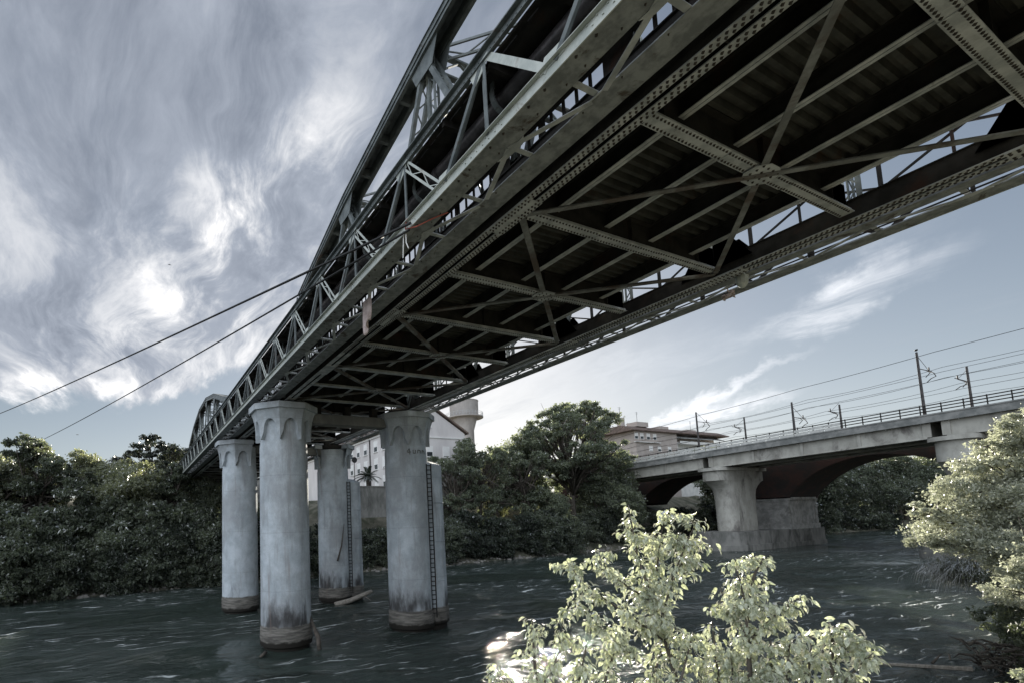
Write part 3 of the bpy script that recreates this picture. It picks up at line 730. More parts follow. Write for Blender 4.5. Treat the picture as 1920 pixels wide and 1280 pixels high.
# ================================================================== GROUND, WATER
def near_edge(r):      # x of the near waterline (bridge coordinates)
    pts = [(-400, 2), (-30, 3.5), (0, 4.2), (20, 4.6), (27, 5.4), (41, 10), (58, 14.8), (80, 17), (150, 10), (400, 0)]
    for (a, xa), (b, xb) in zip(pts[:-1], pts[1:]):
        if r <= b: return xa+(xb-xa)*(r-a)/(b-a)
    return pts[-1][1]
def far_edge(r):
    pts = [(-400, 40), (-17, 52.3), (0, 54), (30, 55.7), (67, 58), (140, 58.3), (180, 57), (260, 50), (400, 20)]
    for (a, xa), (b, xb) in zip(pts[:-1], pts[1:]):
        if r <= b: return xa+(xb-xa)*(r-a)/(b-a)
    return pts[-1][1]
def ground_z(x, r):    # world height
    fe, ne = far_edge(r), near_edge(r)
    wob = .5*math.sin(x*.7+r*.31)+.35*math.sin(r*.9-x*.4)
    if x >= fe:
        d = x-fe
        if d < 2.5: return -.3+d*.36+wob*.15*d/2.5
        if d < 9: return .6+(d-2.5)/6.5*2.6+wob*.3
        if d < 22: return 3.2+(d-9)/13*7.0+wob*.4
        return 10.2+min(20, max(0, d-30)*.06)+wob*.2
    if x <= ne:
        d = ne-x
        if d < 7: return -.3+d*.72+wob*.1
        return 4.74+min(3, (d-7)*.12)+wob*.08
    return max(-2.5, -.3-.4*min(fe-x, x-ne))
xs = [-500, -200, -80, -40, -20]+[ -14+.8*i for i in range(44)]+[24, 30, 36, 42, 46]+[48+.7*i for i in range(48)]+[84, 90, 100, 120, 150, 200, 300, 500, 900, 2000]
rs = [-1500, -600, -300, -150, -80]+[-50+2.0*i for i in range(150)]+[262, 290, 330, 400, 600, 1000, 2000]
P_ = [(x, r, ground_z(x, r)-WL) for x in xs for r in rs]
m = MB(); n = len(rs)
m._add(P_, [(i*n+j, i*n+j+1, (i+1)*n+j+1, (i+1)*n+j) for i in range(len(xs)-1) for j in range(n-1)])
m.f = [tuple(reversed(f)) for f in m.f]
o = m.build('ground', GROUND, smooth=True); tag(o, kind='structure')
# river surface with real waves near the camera
def fnoise(X, Y, seed):
    rg = np.random.RandomState(seed); out = np.zeros_like(X)
    for i in range(26):
        th = rg.normal(0, .75)+math.pi/2 if i % 2 else rg.uniform(0, 6.28)
        k = rg.uniform(.7, 7.5); ph = rg.uniform(0, 6.28)
        out += np.sin(k*(X*math.cos(th)+Y*math.sin(th))+ph+1.2*np.sin(.21*X+.13*Y+i))/(k**1.15)
    return out
xw = np.concatenate([np.arange(-1, 60, .22), np.array([66.])]); rw_ = np.concatenate([np.array([-700., -300, -120, -60]), np.arange(-40, 70, .22), np.arange(70, 200, .8), np.array([260., 400, 800, 1500])])
XX, YY = np.meshgrid(xw, rw_, indexing='ij')
amp = .004+.044*np.clip(.5+.5*np.sin(.11*XX+.7)*np.sin(.07*YY+1.3)+.3*np.sin(.31*YY+.2*XX), 0, 1)
ZZ = fnoise(XX, YY, 4)*amp
for (cx, cr) in ((24.1, .64), (24.1, 8.2), (36.3, .64), (36.3, 8.2)):   # eddies downstream of the columns
    dx, dr = XX-cx, YY-cr
    d = np.sqrt(dx*dx+dr*dr*.35)
    ZZ += .035*np.sin(d*3.1+.8*np.sin(dr*.9))*np.exp(-((d-2.2)/2.6)**2)
ZZ[0, :] = ZZ[-1, :] = 0
co = np.stack([XX, -YY, ZZ], -1).reshape(-1, 3).astype(np.float32)
na, nb = XX.shape; idx = np.arange(na*nb).reshape(na, nb)
qd = np.stack([idx[:-1, :-1], idx[:-1, 1:], idx[1:, 1:], idx[1:, :-1]], -1).reshape(-1, 4)
def np_mesh(name, co, faces, k, smooth=False):
    me = bpy.data.meshes.new(name); me.vertices.add(len(co)); me.vertices.foreach_set('co', np.ascontiguousarray(co, dtype=np.float32).ravel())
    nf = len(faces); me.loops.add(nf*k); me.loops.foreach_set('vertex_index', np.ascontiguousarray(faces, dtype=np.int32).ravel())
    me.polygons.add(nf); me.polygons.foreach_set('loop_start', np.arange(0, nf*k, k, dtype=np.int32))
    me.update(calc_edges=True)
    if smooth: me.polygons.foreach_set('use_smooth', [True]*nf)
    return me
me = np_mesh('river', co, qd[:, ::-1], 4, True); me.materials.append(WATER)
o = bpy.data.objects.new('river', me); col.objects.link(o); tag(o, kind='structure')

# ================================================================== RAILWAY BRIDGE
RB = 78.0
rail = thing('railway_bridge', 'concrete railway viaduct with pale girders, railings and hammerhead piers', 'bridge', (40, 84, -10))
def rpart(mb, name, mt, label=None, bevel=0):
    o = mb.build(name, mt, rail)
    if label: o['label'] = label
    return o
def zt(x): return 4.5-.0315*x
def zg(x): return 1.74-.0298*x
RX0, RX1 = -30, 110
m = MB(); m.prism([(RX0, RB, zt(RX0)-.85), (RX1, RB, zt(RX1)-.85), (RX1, RB, zt(RX1)), (RX0, RB, zt(RX0))], (0, .35, 0))
m.prism([(RX0, RB-.08, zt(RX0)-.02), (RX1, RB-.08, zt(RX1)-.02), (RX1, RB-.08, zt(RX1)+.14), (RX0, RB-.08, zt(RX0)+.14)], (0, .55, 0))
rpart(m, 'fascia', FASC)
m = MB(); m.prism([(RX0, RB+.35, zt(RX0)-.6), (RX1, RB+.35, zt(RX1)-.6), (RX1, RB+.35, zt(RX1)-.1), (RX0, RB+.35, zt(RX0)-.1)], (0, 11.6, 0)); rpart(m, 'deck_slab', CONC_D)
joints = [-30, -4.6, 21.5, 47.9, 74]
m = MB()
for a, b_ in zip(joints[:-1], joints[1:]):
    a2, b2 = a+.8, b_-.8
    for rr in (RB+.75, RB+5.7, RB+10.6):
        m.prism([(a2, rr, zg(a2)+.14), (b2, rr, zg(b2)+.14), (b2, rr, zt(b2)-.6), (a2, rr, zt(a2)-.6)], (0, .35, 0))
        m.prism([(a2, rr-.22, zg(a2)), (b2, rr-.22, zg(b2)), (b2, rr-.22, zg(b2)+.2), (a2, rr-.22, zg(a2)+.2)], (0, .8, 0))
    n = 4
    for i in range(n+1):
        xx = a2+(b2-a2)*i/n; wd_ = .16 if 0 < i < n else .35; m.box(xx-wd_, xx+wd_, RB+.57, RB+.75, zg(xx)+.2, zt(xx)-.85)
    m.box(a2, a2+.2, RB+1.1, RB+10.6, zg(a2)+.1, zt(a2)-.6); m.box(b2-.2, b2, RB+1.1, RB+10.6, zg(b2)+.1, zt(b2)-.6)
o = rpart(m, 'girder', CONC)
m = MB()
x = RX0
while x < RX1: m.bar((x, RB+.5, zt(x)-.95), (x, RB+.5, zt(x)-.62), .05, .05); x += 3.1
rpart(m, 'drain_pipe', SHUT)
m = MB()
for h in (.42, .78, 1.12):
    m.prism([(RX0, RB+.12, zt(RX0)+h), (RX1, RB+.12, zt(RX1)+h), (RX1, RB+.12, zt(RX1)+h+.12), (RX0, RB+.12, zt(RX0)+h+.12)], (0, .05, 0))
    m.prism([(RX0, RB+11.4, zt(RX0)+h), (RX1, RB+11.4, zt(RX1)+h), (RX1, RB+11.4, zt(RX1)+h+.06), (RX0, RB+11.4, zt(RX0)+h+.06)], (0, .05, 0))
rpart(m, 'handrail', IRON_D)
pp = MB(); x = RX0; np_ = 0
while x < RX1: pp.bar((x, RB+.2, zt(x)), (x, RB+.2, zt(x)+1.3), .07, .10); x += 1.75
o = rpart(pp, 'railing_post', IRON_D); o['kind'] = 'stuff'
PALEF = basic('pale_fence_panels', (.42, .42, .40), (.55, .55, .52), 3, .8, 0, 0)
m = MB(); x = 30.0
while x < 90: m.prism([(x, RB+.06, zt(x)+.12), (x+1.66, RB+.06, zt(x+1.66)+.12), (x+1.66, RB+.06, zt(x+1.66)+.52), (x, RB+.06, zt(x)+.52)], (0, .03, 0)); m.prism([(x, RB+.06, zt(x)+.62), (x+1.66, RB+.06, zt(x+1.66)+.62), (x+1.66, RB+.06, zt(x+1.66)+.98), (x, RB+.06, zt(x)+.98)], (0, .03, 0)); x += 1.75
rpart(m, 'fence_panel', PALEF)
def rpier(xc, label):
    t = thing('bridge_pier', label, 'pier', (xc, 84, -WL))
    m = MB(); hx = 1.6
    # outline (half length along r) as a function of height: straight shaft flaring into a hammerhead
    prof = [(-10.0, 3.75), (-6, 3.8), (-4.2, 3.9), (-3.3, 4.2), (-2.6, 4.9), (-2.1, 5.7), (-1.8, 6.35)]
    nseg = 10
    def ring(z, hl):
        pts = []
        for i in range(nseg+1):
            a = R(180+180*i/nseg); pts.append((xc+hx*math.cos(a), 84-(hl-1.2)+1.2*math.sin(a), z))
        for i in range(nseg+1):
            a = R(180*i/nseg); pts.append((xc+hx*math.cos(a), 84+(hl-1.2)+1.2*math.sin(a), z))
        return pts
    rings = [ring(z, hl) for z, hl in prof]; n = len(rings[0]); off = 0
    m._add([p for rg_ in rings for p in rg_], [(i*n+j, i*n+(j+1) % n, (i+1)*n+(j+1) % n, (i+1)*n+j) for i in range(len(rings)-1) for j in range(n)])
    o = m.build('shaft', CONC, t, smooth=True); autosmooth(o, 50)
    m = MB(); zc_ = zg(xc)
    m.prism(ring(-1.8, 6.55), (0, 0, zc_-.55+1.8)); o = m.build('pier_head', CONC, t); autosmooth(o, 40)
    m = MB(); hx0 = hx; 
    def ring2(z, e): return [(xc+(p[0]-xc)*(1+e/hx), 84+(p[1]-84)*(1+e/6.5), z) for p in ring(z, 6.6)]
    m.prism(ring2(zc_-.55, .45), (0, 0, .5)); o = m.build('capping_slab', CONC, t); autosmooth(o, 40)
    m = MB(); m.box(xc-1.3, xc-.7, 79, 79.6, zc_-.06, zc_+.05); m.box(xc+.7, xc+1.3, 79, 79.6, zc_-.06, zc_+.05); m.build('bearing', IRON_D, t)
    m = MB(); e = 2.3
    base = [(xc+(hx+e)*math.cos(R(180+18*i)), 84-5.0+2.8*math.sin(R(180+18*i)), -WL-2) for i in range(11)]+[(xc+hx+e, 91.5, -WL-2), (xc-hx-e, 91.5, -WL-2)]
    m.prism(base, (0, 0, 2.9+2)); b2 = [(xc+(x-xc)*1.05, 84+(r-84)*1.03, z) for x, r, z in base]; m.prism(b2, (0, 0, 2.9))
    o = m.build('footing', CONC_D, t); autosmooth(o, 30)
    return t
rpier(46.9, 'pale hammerhead concrete viaduct pier on a rounded footing in the river')
rpier(20.2, 'concrete viaduct pier with round capping slab, mostly behind the bright shrub')
rpier(74, 'viaduct pier on the far bank hidden in tree shade')
# masts
def mast(x, r, ztop, lab, arms):
    t = thing('railway_mast', lab, 'mast', (x, r, zt(x)), 'overhead line masts along the railway viaduct')
    m = MB(); m.tube([(x, r, zt(x)-.9), (x, r, zt(x)+1.5), (x, r, ztop)], [.18, .15, .11], 10); m.build('pole', MASTM, t)
    m = MB()
    for (zz_, L, sg) in arms:
        m.tube([(x, r, zz_), (x, r+sg*L, zz_+.05)], .05, 6); m.tube([(x, r, zz_+1.6), (x, r+sg*L*.75, zz_+.1)], .025, 5)
        e = r+sg*L*.8; m.tube([(x, e, zz_+.5), (x, e, zz_)], .07, 6); m.tube([(x, e, zz_), (x-.5, e-sg*.5, zz_-.4), (x-.6, e-sg*.3, zz_-.8), (x-.1, e-sg*.1, zz_-.95), (x+.3, e, zz_-1.3)], .05, 5)
        m.tube([(x, e-sg*.9, zz_+.0), (x-.4, e-sg*1.2, zz_-.4), (x, e-sg*1.3, zz_-.9)], .045, 5)
    if arms: m.build('cantilever_arm', MASTM, t)
    return t
mast(22.2, RB+.4, 11.6, 'tallest nearest rusty railway mast on the near edge of the viaduct', [(9.6, 3.8, 1)])
mast(20.9, 88.6, 10.6, 'railway mast on the far edge of the viaduct, right of the tallest one', [(8.6, 4.4, -1)])
mast(35.2, RB+.4, 8.5, 'middle near-edge railway mast above the pale fence panels', [(6.3, 3.4, 1)])
mast(33.8, 88.6, 8.6, 'middle far-edge railway mast with arm towards the near track', [(7.3, 3.6, -1)])
mast(48.6, RB+.4, 9.9, 'leftmost near-edge railway mast in front of the far trees', [(8.3, 3.4, 1)])
mast(46.7, 88.6, 9.3, 'leftmost far-edge railway mast beside the far trees', [(7.4, 3.8, -1)])
wires = [(11.2, RB+1, 8.9), (9.6, 81.2, 7.6), (9.0, 81.2, 7.3), (8.2, 81.2, 6.6), (9.1, 86.2, 7.4), (8.0, 86.2, 6.4), (7.2, 86.2, 6.1), (6.6, 88, 5.6)]
for i, (za, rr, zb) in enumerate(wires):
    m = MB(); xm = [-30, -5, 21, 34.5, 48, 61, 74, 100]; pts = []
    sl = (za-zb)/33.0
    for a, b_ in zip(xm[:-1], xm[1:]):
        for j in range(6):
            u = j/6; x = a+(b_-a)*u; pts.append((x, rr, za+.5-sl*(x-15)*1.0-.35*4*u*(1-u)*(1 if i % 2 else .3)))
    m.tube(pts, .022 if i else .03, 4)
    o = m.build('overhead_wire', BLK, None, (20, rr, za)); tag(o, 'thin overhead railway wire strung between the viaduct masts', 'wire', 'overhead wires above the viaduct')
# bird on the tallest mast
m = MB(); bz = 11.6; m.tube([(22.2, RB+.02, bz+.18), (22.2, RB+.2, bz+.22), (22.2, RB+.5, bz+.30), (22.2, RB+.68, bz+.33)], [.03, .11, .13, .05], 8); m.tube([(22.2, RB+.62, bz+.30), (22.2, RB+.72, bz+.42), (22.2, RB+.84, bz+.40)], [.07, .075, .015], 8)
m.tube([(22.2, RB+.4, bz), (22.2, RB+.42, bz+.2)], .015, 5); o = m.build('bird', BLK, None, (22.2, RB+.4, bz), smooth=True); tag(o, 'dark bird perched on top of the tallest railway mast', 'bird')
for px, py, dd, lb in ((318, 497, 90, 'tiny dark bird flying high in the grey cloud'), (145, 814, 120, 'tiny dark bird flying low over the left trees')):
    c = cam.matrix_world.translation+pixdir(px, py)*dd; c = (c.x, -c.y, c.z-WL)
    m = MB(); m.tube([(c[0], c[1]-.25, c[2]), (c[0], c[1], c[2]+.02), (c[0], c[1]+.25, c[2])], [.02, .07, .02], 6); m.prism([(c[0]-.1, c[1], c[2]), (c[0]+.1, c[1], c[2]), (c[0]+.35, c[1]+.1, c[2]+.18)], (0, 0, .015)); m.prism([(c[0]-.1, c[1], c[2]), (c[0]+.1, c[1], c[2]), (c[0]-.35, c[1]-.05, c[2]+.16)], (0, 0, .015))
    o = m.build('bird', BLK, None, c); tag(o, lb, 'bird')

# ================================================================== BRICK ARCH BRIDGE behind
ab = thing('brick_arch_bridge', 'old red brick arch bridge on stone piers behind the railway viaduct', 'bridge', (44, 98, -WL))
RA0, RA1 = 93.0, 102.5
def arch_pts(xa, xb, zs, rise, n=28):
    xm = (xa+xb)/2; h = (xb-xa)/2; Rr = (h*h+rise*rise)/(2*rise); zc = zs+rise-Rr
    a0 = math.asin(h/Rr); return [(xm+Rr*math.sin(-a0+2*a0*i/n), zc+Rr*math.cos(-a0+2*a0*i/n)) for i in range(n+1)]
arches = [(21.3, 43.4, -4.6, 5.6), (48.6, 71.0, -4.6, 5.2), (-8, 15.6, -4.6, 5.4)]
ztopA = 2.6
for rr, th in ((RA0, .5), (RA1-.5, .5)):
    m = MB()
    for (xa, xb, zs, rise) in arches:
        ap = arch_pts(xa, xb, zs, rise)
        for p, q in zip(ap[:-1], ap[1:]): m.prism([(p[0], rr, p[1]), (q[0], rr, q[1]), (q[0], rr, ztopA), (p[0], rr, ztopA)], (0, th, 0))
    for xa, xb in ((15.6, 21.3), (43.4, 48.6), (71, 95), (-20, -8)): m.box(xa, xb, rr, rr+th, -4.9, ztopA)
    m.build('spandrel_wall', BRICK, ab)
for (xa, xb, zs, rise) in arches:
    m = MB(); ap = arch_pts(xa, xb, zs, rise)
    for p, q in zip(ap[:-1], ap[1:]): m.prism([(p[0], RA0+.5, p[1]), (q[0], RA0+.5, q[1]), (q[0], RA0+.5, q[1]+.6), (p[0], RA0+.5, p[1]+.6)], (0, RA1-RA0-1, 0))
    m.build('arch_barrel', BRICK, ab)
m = MB(); m.box(-20, 95, RA0-.1, RA1+.1, ztopA, ztopA+.35); m.build('parapet', CONC_D, ab)
for xc in (46.2, 18.4):
    m = MB(); m.box(xc-2.3, xc+2.3, RA0+.3, RA1-.3, -10.1, -4.9)
    for i in range(9):
        for rr in (RA0+.15, RA1-.55): m.box(xc-2.45+.04*(i % 2), xc+2.45-.04*(i % 2), rr, rr+.75, -10.1+i*.58, -10.1+i*.58+.54)
    m.box(xc-2.7, xc+2.7, RA0, RA1, -5.15, -4.7); m.box(xc-2.7, xc+2.7, RA0, RA1, -10.3, -9.3)
    m.build('stone_pier', STONE, ab)
    m = MB(); m.box(xc-2.85, xc+3.0, 91.8, RA1+.8, -WL-2, -10.1); m.box(xc-3.0, xc+3.1, 91.7, RA1+.9, -WL-2, -12.2); m.build('pier_footing', CONC_D, ab)

# ================================================================== BUILDINGS
def window(bld, pos, w_, h_, axis, shut=True, open_=False):
    """axis 'x': wall lies along x (faces -r); 'r': wall lies along r (faces -x)"""
    x, r, z = pos; m = MB()
    def bx(a0, a1, z0, z1, d0, d1):
        if axis == 'x': m.box(x+a0, x+a1, r+d0, r+d1, z+z0, z+z1)
        else: m.box(x+d0, x+d1, r+a0, r+a1, z+z0, z+z1)
    bx(-w_/2, w_/2, 0, h_, -.02, .06)
    o = m.build('window', DGLASS, bld)
    m = MB()
    fr = (-.06, .0)
    bx(-w_/2-.12, -w_/2, -.1, h_+.12, *fr); bx(w_/2, w_/2+.12, -.1, h_+.12, *fr); bx(-w_/2, w_/2, h_, h_+.12, *fr); bx(-w_/2-.2, w_/2+.2, -.18, -.06, -.14, 0)
    if shut: bx(-w_/2, w_/2, h_*(.45 if open_ else .06), h_, -.05, -.022)
    f = m.build('shutter', SHUT, bld); f.parent = o; f.location = (0, 0, 0); o.location = (0, 0, 0)
mill = thing('mill_building', 'tall pinkish building with gabled end and rows of shuttered windows behind the columns', 'building', (68, 31, -3))
m = MB(); m.box(68, 112, 30.6, 45.2, -4, 8.0); m.prism([(68, 30.6, 8), (68, 45.2, 8), (68, 37.9, 12.4)], (44, 0, 0)); m.build('wall', PINK, mill)
m = MB(); m.prism([(67.6, 30.0, 7.9), (67.6, 37.9, 12.65), (67.6, 45.8, 7.9), (67.6, 45.8, 8.2), (67.6, 37.9, 12.95), (67.6, 30.0, 8.2)], (45, 0, 0)); m.build('roof', ROOF, mill)
m = MB(); m.box(67.85, 68, 30.5, 45.3, 7.0, 7.2); m.box(68, 112, 30.4, 30.6, 7.5, 7.8); m.build('cornice', WHITE, mill)
m = MB(); m.tube([(75.5, 30.45, 7.7), (75.5, 30.45, -3)], .09, 6); m.build('drain_pipe', IRON_D, mill)
m = MB(); m.box(72, 73, 37, 38, 12, 14); m.box(85, 86, 40, 41, 11, 13.2); m.build('chimney', PINK, mill)
rw2 = random.Random(4)
for row, zz_ in enumerate((5.2, 2.2, -.9)):
    for i in range(10): window(mill, (70.3+i*3.1+(1.0 if i > 1 else 0), 30.6, zz_), 1.2, 1.7, 'x', True, rw2.random() < .4)
for zz_ in (3.9, .8, -2.0):
    for rr in (33.2, 37.9, 41.2, 43.6): window(mill, (68, rr, zz_), 1.1, 1.6, 'r', True, rw2.random() < .3)
window(mill, (68, 37.9, 8.9), .9, 1.1, 'r', False)
tw = thing('water_tower', 'round concrete water tower with gallery rail rising behind the trees', 'water tower', (110, 76.5, -3))
TWM = basic('brown_concrete', (.30, .28, .265), (.38, .355, .335), .5, .9, 0, 0)
m = MB(); m.lathe(110, 76.5, [(2.5, -3), (2.5, 17.5), (3.5, 20.9)], 28); o = m.build('shaft', TWM, tw); autosmooth(o, 40)
m = MB(); m.lathe(110, 76.5, [(3.9, 21.3), (3.95, 25.5), (4.05, 25.6), (4.05, 25.8), (3.8, 25.8)], 36); o = m.build('tank', TWM, tw); autosmooth(o, 40)
m = MB(); m.lathe(110, 76.5, [(3.5, 20.9), (5.2, 21.0), (5.2, 21.3), (3.5, 21.3)], 36); m.build('gallery', TWM, tw)
m = MB()
for i in range(36): a = R(i*10); b2 = R(i*10+10); m.bar((110+5.1*math.cos(a), 76.5+5.1*math.sin(a), 21.3), (110+5.1*math.cos(a), 76.5+5.1*math.sin(a), 22.4), .06, .06); [m.bar((110+5.1*math.cos(a), 76.5+5.1*math.sin(a), h), (110+5.1*math.cos(b2), 76.5+5.1*math.sin(b2), h), .05, .05) for h in (21.9, 22.4)]
m.build('railing', IRON, tw)
apt = thing('apartment_block', 'salmon and white apartment block with balconies and roof terraces beyond the centre tree', 'building', (110, 150, -3))
m = MB(); m.box(110, 128, 139, 161, -4, 21.6); m.build('wall', TERRA, apt)
m = MB(); m.box(112, 128, 161, 190, -4, 18.5); m.box(110.5, 128, 161, 162.0, -4, 18.5); m.build('wall', WHITE, apt)
m = MB(); m.box(113.5, 128, 152, 189, 18.5, 21.9); m.build('attic_storey', TERRA, apt)
m = MB(); m.prism([(108.8, 136, 21.5), (113, 136, 23.4), (128, 136, 23.4), (128, 136, 21.2), (108.8, 136, 21.2)], (0, 55, 0)); m.build('roof', ROOF, apt)
m = MB(); m.prism([(110.2, 151, 20.0), (113.6, 151, 21.5), (113.6, 151, 21.3), (110.2, 151, 19.8)], (0, 39, 0)); m.build('awning', AWN, apt)
m = MB()
for z in (17.6, 13.9, 10.2): m.box(109.3, 112, 161.8, 189, z, z+.25); m.box(109.3, 109.4, 161.8, 189, z+.25, z+1.0)
m.box(109.2, 110, 138, 151, 17.3, 17.5)
m.build('balcony', WHITE, apt)
m = MB(); m.box(112, 116, 143, 149, 23.4, 25.0); m.box(118, 124, 180, 186, 23.4, 25.2); m.box(113, 115, 136.8, 138.2, 23.4, 26.2); m.box(114, 119, 158, 163, 23.3, 24.6); m.build('roof_cabin', TERRA, apt)
m = MB()
for rr, h in ((137.3, 30.2), (146, 29.0), (176, 27.5)): m.tube([(114, rr, 23.4), (114, rr, h)], .06, 5); m.bar((114, rr-.8, h-.3), (114, rr+.8, h-.3), .05, .05); m.bar((114, rr-.5, h-.8), (114, rr+.5, h-.8), .05, .05)
m.build('aerial', BLK, apt)
for zz_ in (18.6,):
    for rr in (139.5, 142.3, 145.6, 149): window(apt, (110, rr, zz_), 1.6, 1.9, 'r', True, True)
for zz_ in (14.6, 10.6, 6.6):
    for rr in (146.5, 151, 156.5): window(apt, (110, rr, zz_), 1.6, 1.6, 'r', True, rw2.random() < .5)
for zz_ in (14.2, 10.5, 6.8):
    for i in range(7): window(apt, (112, 164.2+i*3.6, zz_), 1.5, 2.1, 'r', True, rw2.random() < .6)
apt.location += Vector((0, -8, 0))
# low wall under the palm
m = MB(); m.box(64.5, 65.0, 18, 40, -6, -1.5); m.box(64.4, 65.1, 18, 40, -1.5, -1.36); o = m.build('low_wall', CONC_D, None, (64.7, 28, -3)); tag(o, 'low stone embankment wall beneath the palm behind the columns', 'wall')
m = MB(); m.box(76, 84, -3, 12, -6, -.25); m.box(77, 84, -2.9, 11.9, -.25, .9); o = m.build('abutment', STONE, None, (78, 4.4, -5)); tag(o, 'stone abutment carrying the far end of the iron bridge', 'abutment')
m = MB(); m.tube([(62, 21.5, -6), (62, 21.5, 2.4)], .05, 6); t_ = m.build('sign_post', IRON_D, None, (62, 21.5, -6)); tag(t_, 'thin post with round sign beside the palm and mill building', 'sign')
m = MB(); m.tube([(61.9, 21.5, 2.1), (61.86, 21.5, 2.1)], .42, 20); m.build('sign_disc', BLK, None, (62, 21.5, -6)); d_ = [o for o in col.objects if o.name == 'sign_disc'][0]; d_.parent = t_; d_.location = (0, 0, 0)

# ================================================================== VEGETATION
def leaf_quads(C, size, rg, aspect=.55, up=.3, droop=0.0):
    """small folded leaves: 4 verts, 2 triangles each. C: (n,3) centres in world axes"""
    n = len(C)
    a = rg.normal(size=(n, 3)); a[:, 2] -= droop; a /= np.linalg.norm(a, axis=1)[:, None]
    nn = rg.normal(size=(n, 3)); nn[:, 2] += up*3; nn -= a*(nn*a).sum(1)[:, None]; nn /= np.linalg.norm(nn, axis=1)[:, None]
    b = np.cross(nn, a); s = size*rg.uniform(.6, 1.35, size=(n, 1))
    base = C-a*s*.5; tip = C+a*s*.5; l = C+b*s*aspect*.5+nn*s*.14; r = C-b*s*aspect*.5+nn*s*.14
    co = np.stack([base, l, tip, r], 1).reshape(-1, 3)
    i = np.arange(n)*4
    f = np.stack([np.stack([i, i+2, i+1], 1), np.stack([i, i+3, i+2], 1)], 1).reshape(-1, 3)
    return co, f
def crown_points(rg, n, lumps, spread=.85, cl=90, sr=(.14, .30)):
    """lumps: list of (x,y,z,rx,ry,rz,weight); clumpy shells of small clusters"""
    W = np.array([l[6]*l[3]*l[5] for l in lumps]); W = W/W.sum(); out = []
    for l, w_ in zip(lumps, W):
        k = max(1, int(n*w_)); m_ = max(4, k//cl)
        d = rg.normal(size=(m_, 3)); d /= np.linalg.norm(d, axis=1)[:, None]
        rad = rg.uniform(.35, 1.0, size=(m_, 1))**.55
        cc = d*rad*np.array(l[3:6])+np.array(l[:3])
        sz = np.mean(l[3:6])*rg.uniform(sr[0], sr[1], size=(m_, 1))
        idx = rg.randint(0, m_, k)
        p = cc[idx]+rg.normal(size=(k, 3))*sz[idx]*np.array([1, 1, .6])*spread
        out.append(p)
    return np.concatenate(out)
def np_obj(name, me, mt, parent=None, loc=(0, 0, 0)):
    me.materials.clear(); me.materials.append(mt)
    o = bpy.data.objects.new(name, me); col.objects.link(o); o.location = loc
    if parent is not None: o.parent = parent
    return o
def limb_mesh(segs, n=7):
    m = MB()
    for pts, rad in segs: m.tube(pts, rad, n)
    me = bpy.data.meshes.new('trunk'); me.from_pydata([tuple(v_) for v_ in m.v], [], m.f); me.polygons.foreach_set('use_smooth', [True]*len(me.polygons)); me.update(); return me
def make_tree_meshes(seed, lumps, n, leaf, trunk_h, trunk_r, up=.3, aspect=.55, spread=.85, droop=0, limbs=True, cl=90):
    rg = np.random.RandomState(seed)
    P = crown_points(rg, n, lumps, spread, cl); co, f = leaf_quads(P, leaf, rg, aspect, up, droop)
    segs = [([Vector((0, 0, -1)), Vector((.1, .05, trunk_h*.5)), Vector((0, .1, trunk_h))], [trunk_r*1.2, trunk_r*.9, trunk_r*.7])]
    for l in lumps:
        if not limbs: break
        c = Vector(l[:3]); b0 = Vector((0, .05, trunk_h*rg.uniform(.55, 1.0))); mid = b0.lerp(c, .5)+Vector(rg.normal(size=3))*.4
        segs.append(([b0, mid, c], [trunk_r*.45, trunk_r*.3, trunk_r*.12]))
        for _ in range(4):
            e = c+Vector(rg.normal(size=3)*np.array(l[3:6])*.55); segs.append(([mid, mid.lerp(e, .6)+Vector(rg.normal(size=3))*.2, e], [trunk_r*.18, trunk_r*.1, trunk_r*.04]))
    return np_mesh('crown', co, f, 3), limb_mesh(segs)
# prototypes, unit metres, base at origin
def rnd_lumps(seed, n, R0, H0, H1, rl, flat=.8):
    rg = np.random.RandomState(seed); out = []
    for i in range(n):
        a = rg.uniform(0, 6.28); t = (i+.5)/n; z = H0+(H1-H0)*t; q = R0*math.sin(math.pi*(.18+.72*t))*rg.uniform(.25, 1.0)
        s = rl*rg.uniform(.7, 1.25); out.append((q*math.cos(a), q*math.sin(a), z, s, s, s*flat, 1))
    return out
PROTO = {}
PROTO['broad'] = make_tree_meshes(11, rnd_lumps(1, 15, 5.2, 3.0, 12.0, 2.5), 26000, .42, 6, .34)
PROTO['broad2'] = make_tree_meshes(12, rnd_lumps(2, 13, 4.6, 2.5, 11.0, 2.4), 24000, .40, 5, .3)
PROTO['tall'] = make_tree_meshes(13, rnd_lumps(3, 15, 3.0, 2.0, 13.5, 1.9, 1.0), 24000, .38, 9, .26)
PROTO['bush'] = make_tree_meshes(14, rnd_lumps(4, 9, 2.6, .4, 4.2, 1.7, .8), 15000, .36, 1.5, .12)
PROTO['open'] = make_tree_meshes(15, rnd_lumps(6, 42, 6.4, 2.0, 14.5, 1.5, .75), 38000, .44, 8.5, .34, spread=.9)
PROTO['sparse'] = make_tree_meshes(25, rnd_lumps(16, 26, 5.6, 2.5, 14.0, 1.2, .75), 10500, .42, 8.5, .30, spread=.9)
def ball_lumps(seed, n, rx, z0, z1, rl):
    rg = np.random.RandomState(seed); out = []
    while len(out) < n:
        p = rg.uniform(-1, 1, 3)
        if not .25 < np.linalg.norm(p) < 1: continue
        k = 1-.25*max(0, p[2]); s = rl*rg.uniform(.65, 1.4); out.append((p[0]*rx*k, p[1]*rx*k, (z0+z1)/2+p[2]*(z1-z0)/2, s, s, s*.7, 1))
    return out
PROTO['big'] = make_tree_meshes(41, ball_lumps(41, 78, 9.6, 7.0, 22.5, 1.75), 75000, .40, 12, .5, cl=130)
